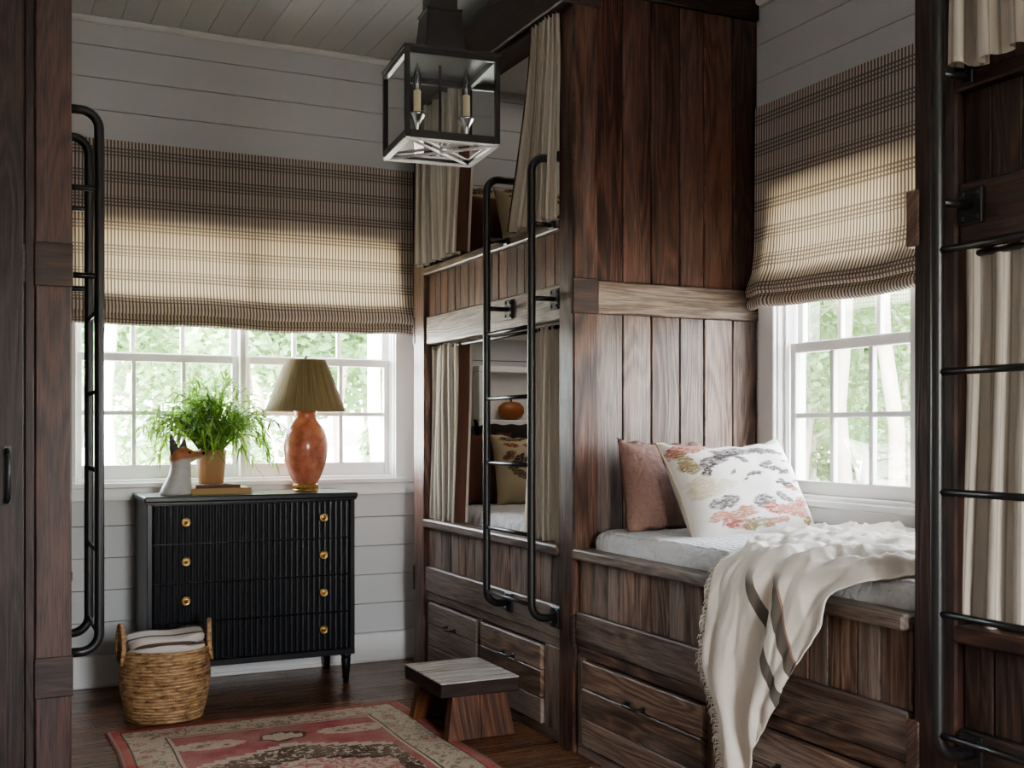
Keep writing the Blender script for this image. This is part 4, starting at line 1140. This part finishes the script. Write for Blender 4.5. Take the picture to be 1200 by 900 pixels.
# ------------------------------------------------------------------ rug
def rug_mat():
    n = NT('faded_persian_rug')
    x, y, _ = n.sep(n.uv('uv'))           # metres from the centre
    HX, HY = .645, 1.55
    ax, ay = n.math('ABSOLUTE', x), n.math('ABSOLUTE', y)
    dx, dy = n.math('SUBTRACT', HX, ax), n.math('SUBTRACT', HY, ay)
    d = n.math('MINIMUM', dx, dy)
    uv = n.comb(x, y)
    mo = n.voronoi(uv, 13); mo2 = n.noise(uv, 26, 3, .6, 1.2); mo3 = n.voronoi(uv, 26)
    red, red2 = (.25, .075, .078), (.22, .065, .065)
    cream, olive, brown, tan = (.36, .31, .245), (.185, .16, .11), (.050, .032, .026), (.29, .21, .16)
    # field with a stepped medallion
    sx_ = n.math('MULTIPLY', n.math('ROUND', n.math('MULTIPLY', ax, 40)), 1 / 40); sy_ = n.math('MULTIPLY', n.math('ROUND', n.math('MULTIPLY', ay, 40)), 1 / 40)
    md = n.math('MAXIMUM', n.math('DIVIDE', sx_, .39), n.math('DIVIDE', n.math('ADD', sy_, n.math('MULTIPLY', sx_, .45)), 1.06))
    medin = n.mix(n.rampf(mo2, [(.44, 0), (.49, 1)], 'CONSTANT'), (.30, .13, .12), cream)
    medin = n.mix(n.rampf(mo3, [(0, 1), (.16, 0)], 'CONSTANT'), medin, olive)
    medout = n.mix(n.rampf(mo2, [(.52, 0), (.56, 1)], 'CONSTANT'), (.075, .050, .038), cream)
    medin = n.mix(n.rampf(md, [(0, 0), (.80, 1)], 'CONSTANT'), medin, medout)
    fieldc = n.mix(n.rampf(n.noise(uv, 8, 2), [(.4, 0), (.6, 1)]), red, (.29, .115, .11))
    # rosettes in the corners of the field
    rx_, ry_ = n.math('SUBTRACT', ax, .30), n.math('SUBTRACT', ay, 1.16)
    rd = n.math('ADD', n.math('DIVIDE', n.math('MULTIPLY', rx_, rx_), .022), n.math('DIVIDE', n.math('MULTIPLY', ry_, ry_), .0038))
    rd = n.math('ADD', rd, n.math('MULTIPLY', n.math('SUBTRACT', mo2, .5), 1.6))
    fieldc = n.mix(n.rampf(rd, [(0, 1), (.9, 1), (1.0, 0)], 'CONSTANT'), fieldc, n.mix(n.rampf(n.math('ADD', rd, n.math('MULTIPLY', n.math('SUBTRACT', mo3, .3), 1.6)), [(0, 0), (.30, .5), (.45, 1), (.62, .35), (.7, 1)], 'CONSTANT'), (.20, .11, .085), cream))
    # finial over the medallion
    fx_ = ax; fy_ = n.math('SUBTRACT', ay, 1.17)
    fd = n.math('ADD', n.math('DIVIDE', n.math('MULTIPLY', fx_, fx_), .010), n.math('DIVIDE', n.math('MULTIPLY', fy_, fy_), .005))
    fd = n.math('ADD', fd, n.math('MULTIPLY', n.math('SUBTRACT', n.noise(uv, 18, 2), .5), 1.5))
    fieldc = n.mix(n.rampf(fd, [(0, 1), (.99, 0)], 'CONSTANT'), fieldc, n.mix(n.rampf(fd, [(0, 0), (.6, 1)], 'CONSTANT'), cream, brown))
    field = n.mix(n.rampf(md, [(0, 1), (.98, 0)], 'CONSTANT'), fieldc, medin)
    edge = n.rampf(n.math('ABSOLUTE', n.math('SUBTRACT', md, .985)), [(0, 1), (.016, 0)], 'CONSTANT')
    field = n.mix(edge, field, cream)
    edge = n.rampf(n.math('ABSOLUTE', n.math('SUBTRACT', md, .80)), [(0, 1), (.010, 0)], 'CONSTANT')
    field = n.mix(edge, field, brown)
    # borders from the edge inwards
    b1 = n.mix(n.rampf(mo2, [(.38, 0), (.44, 1)], 'CONSTANT'), olive, cream)
    b1 = n.mix(n.rampf(mo, [(0, 1), (.22, 0)], 'CONSTANT'), b1, (.34, .11, .10))
    b1 = n.mix(n.rampf(n.math('ABSOLUTE', n.math('SUBTRACT', mo, .34)), [(0, 1), (.03, 0)], 'CONSTANT'), b1, olive)
    col = field
    for (lim, c) in ((.225, cream), (.212, brown), (.205, b1), (.060, brown), (.053, (.30, .07, .065)), (.020, tan), (.010, (.22, .09, .08))):
        col = n.mix(n.math('LESS_THAN', d, lim), col, c)
    # fading and knots
    col = n.mix(n.rampf(n.noise(uv, 3, 4, .6), [(.4, 0), (.72, .5)]), col, (.33, .27, .20))
    col = n.mix(1.0, col, (1.75, 1.7, 1.75), 'MULTIPLY')
    kn = n.noise(uv, 160, 2)
    col = n.mix(n.rampf(kn, [(.35, .35), (.6, 0)]), col, (.06, .035, .03))
    return n.done(n.bsdf(col, .95, 0, n.bump(n.noise(uv, 220, 2), .5, .004), .05))
m = MB()
RX0, RX1, RY0, RY1 = .49, 1.78, 1.85, 4.95
V, fs = m.grid(lambda u, v: (RX0 + (RX1 - RX0) * u + .004 * math.sin(v * 30), RY0 + (RY1 - RY0) * v + .004 * math.sin(u * 9), .006 + .0008 * math.sin(u * 9 + v * 17)), 40, 80)
for f in fs:
    for l in f.loops:
        a, b = l[m.uv].uv; l[m.uv].uv = ((a - .5) * 1.29, (b - .5) * 3.1)
rug = thing('rug', 'faded red and olive patterned rug on the wood floor', 'rug', ((RX0 + RX1) / 2, (RY0 + RY1) / 2, 0))
ro = obj('rug_pile', m, rug_mat(), rug); sd = ro.modifiers.new('thick', 'SOLIDIFY'); sd.thickness = .0055; sd.offset = -1
m = MB()
for k in range(170):
    x = RX0 + (RX1 - RX0) * (k + .5) / 170; L = U(.004, .012)
    m.tube([(x, RY1 - .003, .003), (x + U(-.003, .003), RY1 + L, .002)], .0011, 4, cap=False)
obj('fringe', m, FRINGE, rug)

# ------------------------------------------------------------------ lantern
LX, LY = 1.193, 2.965
hw = .1285
zb, zt = 2.062, 2.305
lan = thing('lantern', 'black square glass lantern hanging from the ceiling, two candle bulbs inside', 'ceiling lantern', (LX, LY, zb))
m = MB(); e = .0068
for sx_ in (-1, 1):
    for sy_ in (-1, 1): m.box(LX + sx_ * hw - e, LX + sx_ * hw + e, LY + sy_ * hw - e, LY + sy_ * hw + e, zb, zt, bevel=.001)
for z in (zb + .008, zt - .006):
    for s in (-1, 1):
        m.box(LX - hw + e, LX + hw - e, LY + s * hw - e, LY + s * hw + e, z - .011, z + .011, bevel=.001)
        m.box(LX + s * hw - e, LX + s * hw + e, LY - hw + e, LY + hw - e, z - .011, z + .011, bevel=.001)
obj('cage', m, IRON2, lan)
m = MB(); h2 = hw + .0095
lan.rotation_euler = (0, 0, math.radians(-6))
def frus(m, a, b, za, zb_):
    A = [m.bm.verts.new((LX + sx * a, LY + sy * a, za)) for sx, sy in ((-1,-1),(1,-1),(1,1),(-1,1))]; B = [m.bm.verts.new((LX + sx * b, LY + sy * b, zb_)) for sx, sy in ((-1,-1),(1,-1),(1,1),(-1,1))]
    for i in range(4): m.bm.faces.new([A[i], A[(i+1)%4], B[(i+1)%4], B[i]])
    m.bm.faces.new(list(reversed(A))); m.bm.faces.new(B)
frus(m, h2, h2, zt, zt + .006); frus(m, h2 - .004, .072, zt + .006, zt + .020); frus(m, .072, .072, zt + .020, zt + .024)
obj('roof', m, IRON2, lan)
m = MB(); frus(m, .061, .049, zt + .024, zt + .142); frus(m, .052, .052, zt + .142, zt + .148); frus(m, .040, .040, zt + .148, zt + .26); frus(m, .046, .046, zt + .26, zt + .268)
m.tube([(LX, LY, zt + .268), (LX, LY, ZC - .02)], .009, 10); obj('chimney', m, IRON2, lan)
m = MB(); m.lathe([(.065, ZC - .022), (.065, ZC - .006), (.06, ZC)], 32, (LX, LY, 0)); obj('ceiling_plate', m, IRON2, lan)
for s in (-1, 1):
    m = MB(); m.quad([(LX - hw, LY + s * hw, zb + .02), (LX + hw, LY + s * hw, zb + .02), (LX + hw, LY + s * hw, zt - .012), (LX - hw, LY + s * hw, zt - .012)]); obj('pane', m, LGLASS, lan)
    m = MB(); m.quad([(LX + s * hw, LY - hw, zb + .02), (LX + s * hw, LY + hw, zb + .02), (LX + s * hw, LY + hw, zt - .012), (LX + s * hw, LY - hw, zt - .012)]); obj('pane', m, LGLASS, lan)
m = MB(); zz = zb - .004; w = .0085
for s in (-1, 1):
    m.box(LX - hw - .004, LX + hw + .004, LY + s * (hw - .002) - w, LY + s * (hw - .002) + w, zz - .003, zz + .003, bevel=.001)
    m.box(LX + s * (hw - .002) - w, LX + s * (hw - .002) + w, LY - hw + .01, LY + hw - .01, zz - .003, zz + .003, bevel=.001)
for s in (-1, 1): m.tube([(LX - hw, LY - s * hw, zz), (LX + hw, LY + s * hw, zz)], .0045, 6)
obj('bottom_frame', m, WHITEMETAL, lan)
m = MB(); m.quad([(LX - hw, LY - hw, zb + .003), (LX + hw, LY - hw, zb + .003), (LX + hw, LY + hw, zb + .003), (LX - hw, LY + hw, zb + .003)]); obj('bottom_pane', m, LGLASS, lan)
m = MB(); m.tube([(LX, LY, zb + .02), (LX, LY, zt)], .004, 8); m.tube([(LX - .072, LY - .02, zb + .030), (LX, LY, zb + .022), (LX + .072, LY - .02, zb + .030)], .0045, 8); obj('candle_arm', m, IRON2, lan)
BULB = glass_mat('clear_bulb_glass', (.84, .84, .80), 4.0)
for s in (-1, 1):
    cx, cy = LX + s * .072, LY - .02; zc = zb + .022
    m = MB(); m.lathe([(.008, -.006), (.007, .015), (.009, .040), (.013, .052), (.022, .066), (.0245, .070), (.0235, .073), (.010, .072)], 20, (cx, cy, zc)); cup = obj('candle_cup', m, SILVER, lan)
    m = MB(); m.lathe([(.0105, .071), (.0105, .136), (.009, .138)], 16, (cx, cy, zc)); obj('candle_sleeve', m, plain('cream_candle', (.62, .52, .33), .5), lan)
    m = MB(); m.lathe([(.006, .137), (.0085, .144), (.0125, .158), (.0130, .168), (.0105, .184), (.006, .200), (.002, .212), (.0004, .218)], 20, (cx, cy, zc)); bu = obj('bulb', m, BULB, lan)
    m = MB(); m.tube([(cx, cy, zc + .138), (cx, cy, zc + .158)], .0045, 8); m.tube([(cx, cy, zc + .158), (cx + .003, cy, zc + .178), (cx, cy, zc + .190)], .001, 5); obj('filament', m, plain('bulb_stem', (.55, .54, .5), .2), bu)

# ------------------------------------------------------------------ outdoors
GZ = -.75
def ground_mat():
    n = NT('pale_dry_ground'); c = n.objc()
    return n.done(n.bsdf(n.ramp(n.noise(c, .5, 5, .6), [(.3, (.36, .34, .28)), (.55, (.50, .47, .41)), (.75, (.30, .34, .20))]), .9))
m = MB(); m.quad([(-90, -40, GZ), (120, -40, GZ), (120, 130, GZ), (-90, 130, GZ)]); struct('ground', m, ground_mat())
BARK = plain('pale_bark', (.26, .24, .21), .9, 0, .8, 9, vary=.4)
TREE = leaf_mat('tree_leaf', (.06, .125, .07), (.12, .20, .11), (.21, .30, .17), .35, .6)
trnd = random.Random(5)
def tree_meshes(kind):
    H = (15, 12, 4.5)[kind]
    mt, mc = MB(), MB()
    r0 = (.125, .10, .05)[kind]
    wob = [Vector((.10 * math.sin(i * 1.3 + kind), .10 * math.cos(i * 1.7), H * i / 12)) for i in range(13)]
    mt.tube(wob, [r0 * (1.25 if i == 0 else 1 - .065 * i) for i in range(13)], 12)
    n = (6000, 6500, 2500)[kind]
    blobs = []
    for k in range((9, 12, 7)[kind]):
        a = trnd.uniform(0, 2 * PI); zz = trnd.uniform(*((.42, 1.0), (.16, 1.0), (.18, .95))[kind]) * H
        rr = trnd.uniform(.2, .9) * (2.6, 2.2, 1.0)[kind]
        blobs.append((Vector((rr * math.cos(a), rr * math.sin(a), zz)), trnd.uniform(.8, 1.5) * (1.3, 1.2, .8)[kind]))
        mt.tube([(0, 0, zz * .85), (rr * .5 * math.cos(a), rr * .5 * math.sin(a), zz * .95), blobs[-1][0]], [.05, .03, .012] if kind < 2 else [.02, .015, .008], 5)
    for k in range(n):
        c, r = trnd.choice(blobs)
        while True:
            q = Vector((trnd.uniform(-1, 1), trnd.uniform(-1, 1), trnd.uniform(-1, 1)))
            if .25 < q.length < 1: break
        p = c + Vector((q.x * r, q.y * r, q.z * r * .7))
        s = trnd.uniform(.055, .13) if kind < 2 else trnd.uniform(.06, .12)
        a = Vector((trnd.uniform(-1, 1), trnd.uniform(-1, 1), trnd.uniform(-.5, .5))).normalized(); b = a.cross(Vector((trnd.uniform(-1, 1), trnd.uniform(-1, 1), trnd.uniform(-1, 1)))).normalized()
        r2 = (trnd.random(), trnd.random())
        mc.quad([p - a * s, p - b * s * .6, p + a * s, p + b * s * .6], r=r2)
    return mt, mc
TGROUP = 'woodland beyond the windows'
TLAB = ['tall pale-trunked tree in the blurred woodland outside the windows', 'leafy tree in the blurred woodland outside the windows', 'low leafy bush in the bright yard outside the windows']
TNAME = ['tall_tree', 'leafy_tree', 'bush']
protos = []
for kind in range(3):
    a, b = tree_meshes(kind)
    root = thing(TNAME[kind], TLAB[kind], 'bush' if kind == 2 else 'tree', (0, 0, 0), TGROUP + (' low bushes', ' tall trees', ' leafy trees')[(kind + 1) % 3])
    obj('trunk', a, BARK, root); obj('crown', b, TREE, root)
    protos.append(root)
used = [False] * 3
def plant_tree(kind, x, y, s=1.0):
    o = protos[kind] if not used[kind] else copy_tree(protos[kind])
    used[kind] = True
    o.location = (x, y, GZ); o.rotation_euler = (0, 0, trnd.uniform(0, 6.28)); o.scale = (s, s, s)
A0 = math.radians(25.6)
def ray(px_, dist):
    u = (px_ - 600) / 1312; return (dist * (math.sin(A0) + u * math.cos(A0)), dist * (math.cos(A0) - u * math.sin(A0)))
for (px_, dist, kind, s) in ((990, 17, 0, .95), (1043, 12.5, 0, .8), (950, 26, 0, .7), (968, 32, 0, .8), (935, 33, 1, 1.3), (975, 36, 1, 1.4), (1020, 34, 1, 1.3), (1060, 33, 1, 1.4), (900, 38, 1, 1.4), (1100, 36, 1, 1.4), (1000, 45, 1, 1.8), (1040, 47, 1, 1.8), (950, 48, 1, 1.8), (1090, 48, 1, 1.8), (890, 50, 1, 1.8),
                         (1150, 40, 1, 1.6), (1200, 38, 1, 1.6), (1065, 19, 1, .75), (1012, 24, 1, .9), (945, 20, 1, .75), (905, 22, 1, .9), (1055, 27, 2, 1.2), (930, 27, 2, 1.1), (1015, 40, 2, 1.4)):
    plant_tree(kind, *ray(px_, dist), s)
for (px_, dist, kind, s) in ((130, 18, 0, 1), (300, 22, 0, 1), (440, 16, 0, .9), (215, 28, 0, 1), (90, 30, 1, 1.3), (150, 26, 1, 1.2), (220, 34, 1, 1.5), (280, 28, 1, 1.2), (340, 31, 1, 1.4), (400, 25, 1, 1.2), (450, 30, 1, 1.4), (60, 38, 1, 1.5), (180, 42, 1, 1.8), (260, 44, 1, 1.8), (350, 43, 1, 1.8), (430, 42, 1, 1.8), (500, 38, 1, 1.6), (110, 45, 1, 1.8),
                         (120, 21, 2, 1.2), (320, 19, 2, 1.1), (430, 21, 2, 1.2), (20, 40, 1, 1.6)):
    plant_tree(kind, *ray(px_, dist), s)

# ------------------------------------------------------------------ light
w = bpy.data.worlds.new('sky'); scene.world = w; w.use_nodes = True
nt = w.node_tree; nt.nodes.clear()
wo = nt.nodes.new('ShaderNodeOutputWorld'); bg = nt.nodes.new('ShaderNodeBackground'); sky = nt.nodes.new('ShaderNodeTexSky')
sky.sky_type = 'NISHITA'; sky.sun_disc = False; sky.sun_elevation = math.radians(48); sky.sun_rotation = math.radians(215); sky.air_density = 1.0; sky.dust_density = 3.0; sky.ozone_density = 1.0
mixn = nt.nodes.new('ShaderNodeMix'); mixn.data_type = 'RGBA'; mixn.inputs[0].default_value = .6
hsv = nt.nodes.new('ShaderNodeHueSaturation'); hsv.inputs['Saturation'].default_value = .35
nt.links.new(sky.outputs[0], hsv.inputs['Color']); nt.links.new(hsv.outputs[0], bg.inputs[0]); nt.links.new(bg.outputs[0], wo.inputs[0])
bg.inputs[1].default_value = 4.4
def lamp_add(name, typ, loc, rot, energy, col=(1, 1, 1), **kw):
    l = bpy.data.lights.new(name, typ); l.energy = energy; l.color = col
    for k, v in kw.items(): setattr(l, k, v)
    o = bpy.data.objects.new(name, l); COL.objects.link(o); o.location = loc; o.rotation_euler = rot
    return o
lamp_add('sun', 'SUN', (0, -10, 20), (math.radians(42), 0, math.radians(-35)), 4.2, (1, .95, .86), angle=.02)
lamp_add('added_fill_light', 'AREA', (.35, -1.0, 2.75), (math.radians(52), 0, math.radians(-22)), 3.2, (1, .98, .96), shape='RECTANGLE', size=1.6, size_y=1.0)  # added fill lamp behind the camera, not a fixture of the room
for nm, z, e in (('lower_berth_fill', 1.755, 1.0), ('upper_berth_fill', 3.10, .8)):  # added fill lamps that lift the berth interiors, no fixtures there
    lamp_add(nm, 'AREA', (2.62, 4.75, z), (0, 0, 0), e, (1, .93, .84), shape='RECTANGLE', size=.5, size_y=1.2)
def portal(name, loc, rot, sx, sy):
    o = lamp_add(name, 'AREA', loc, rot, 1, shape='RECTANGLE', size=sx, size_y=sy); o.data.cycles.is_portal = True; return o
portal('portal_north', ((W1[0] + W1[1]) / 2, YN + .16, (W1[2] + W1[3]) / 2), (PI / 2, 0, PI), W1[1] - W1[0], W1[3] - W1[2])
portal('portal_east', (XE + .16, (W2[0] + W2[1]) / 2, (W2[2] + W2[3]) / 2), (PI / 2, 0, PI / 2), W2[1] - W2[0], W2[3] - W2[2])
portal('portal_south', (1.225, YS - .11, 1.5), (PI / 2, 0, 0), .75, 1.2)

# ------------------------------------------------------------------ camera
cam = bpy.data.cameras.new('camera'); co = bpy.data.objects.new('camera', cam); COL.objects.link(co)
co.location = (0, 0, 1.27); co.rotation_euler = (PI / 2, 0, -A0)
cam.sensor_fit = 'HORIZONTAL'; cam.sensor_width = 36; cam.lens = 36 * 1312 / 1200; cam.shift_y = 53 / 1200; cam.clip_start = .02; cam.clip_end = 400
scene.camera = co
scene.view_settings.view_transform = 'AgX'
try: scene.view_settings.look = 'AgX - Medium High Contrast'
except Exception: pass
scene.view_settings.exposure = 1.2
scene.cycles.use_denoising = True
scene.cycles.max_bounces = 12; scene.cycles.diffuse_bounces = 6; scene.cycles.transparent_max_bounces = 24; scene.cycles.transmission_bounces = 8
scene.cycles.sample_clamp_indirect = 8
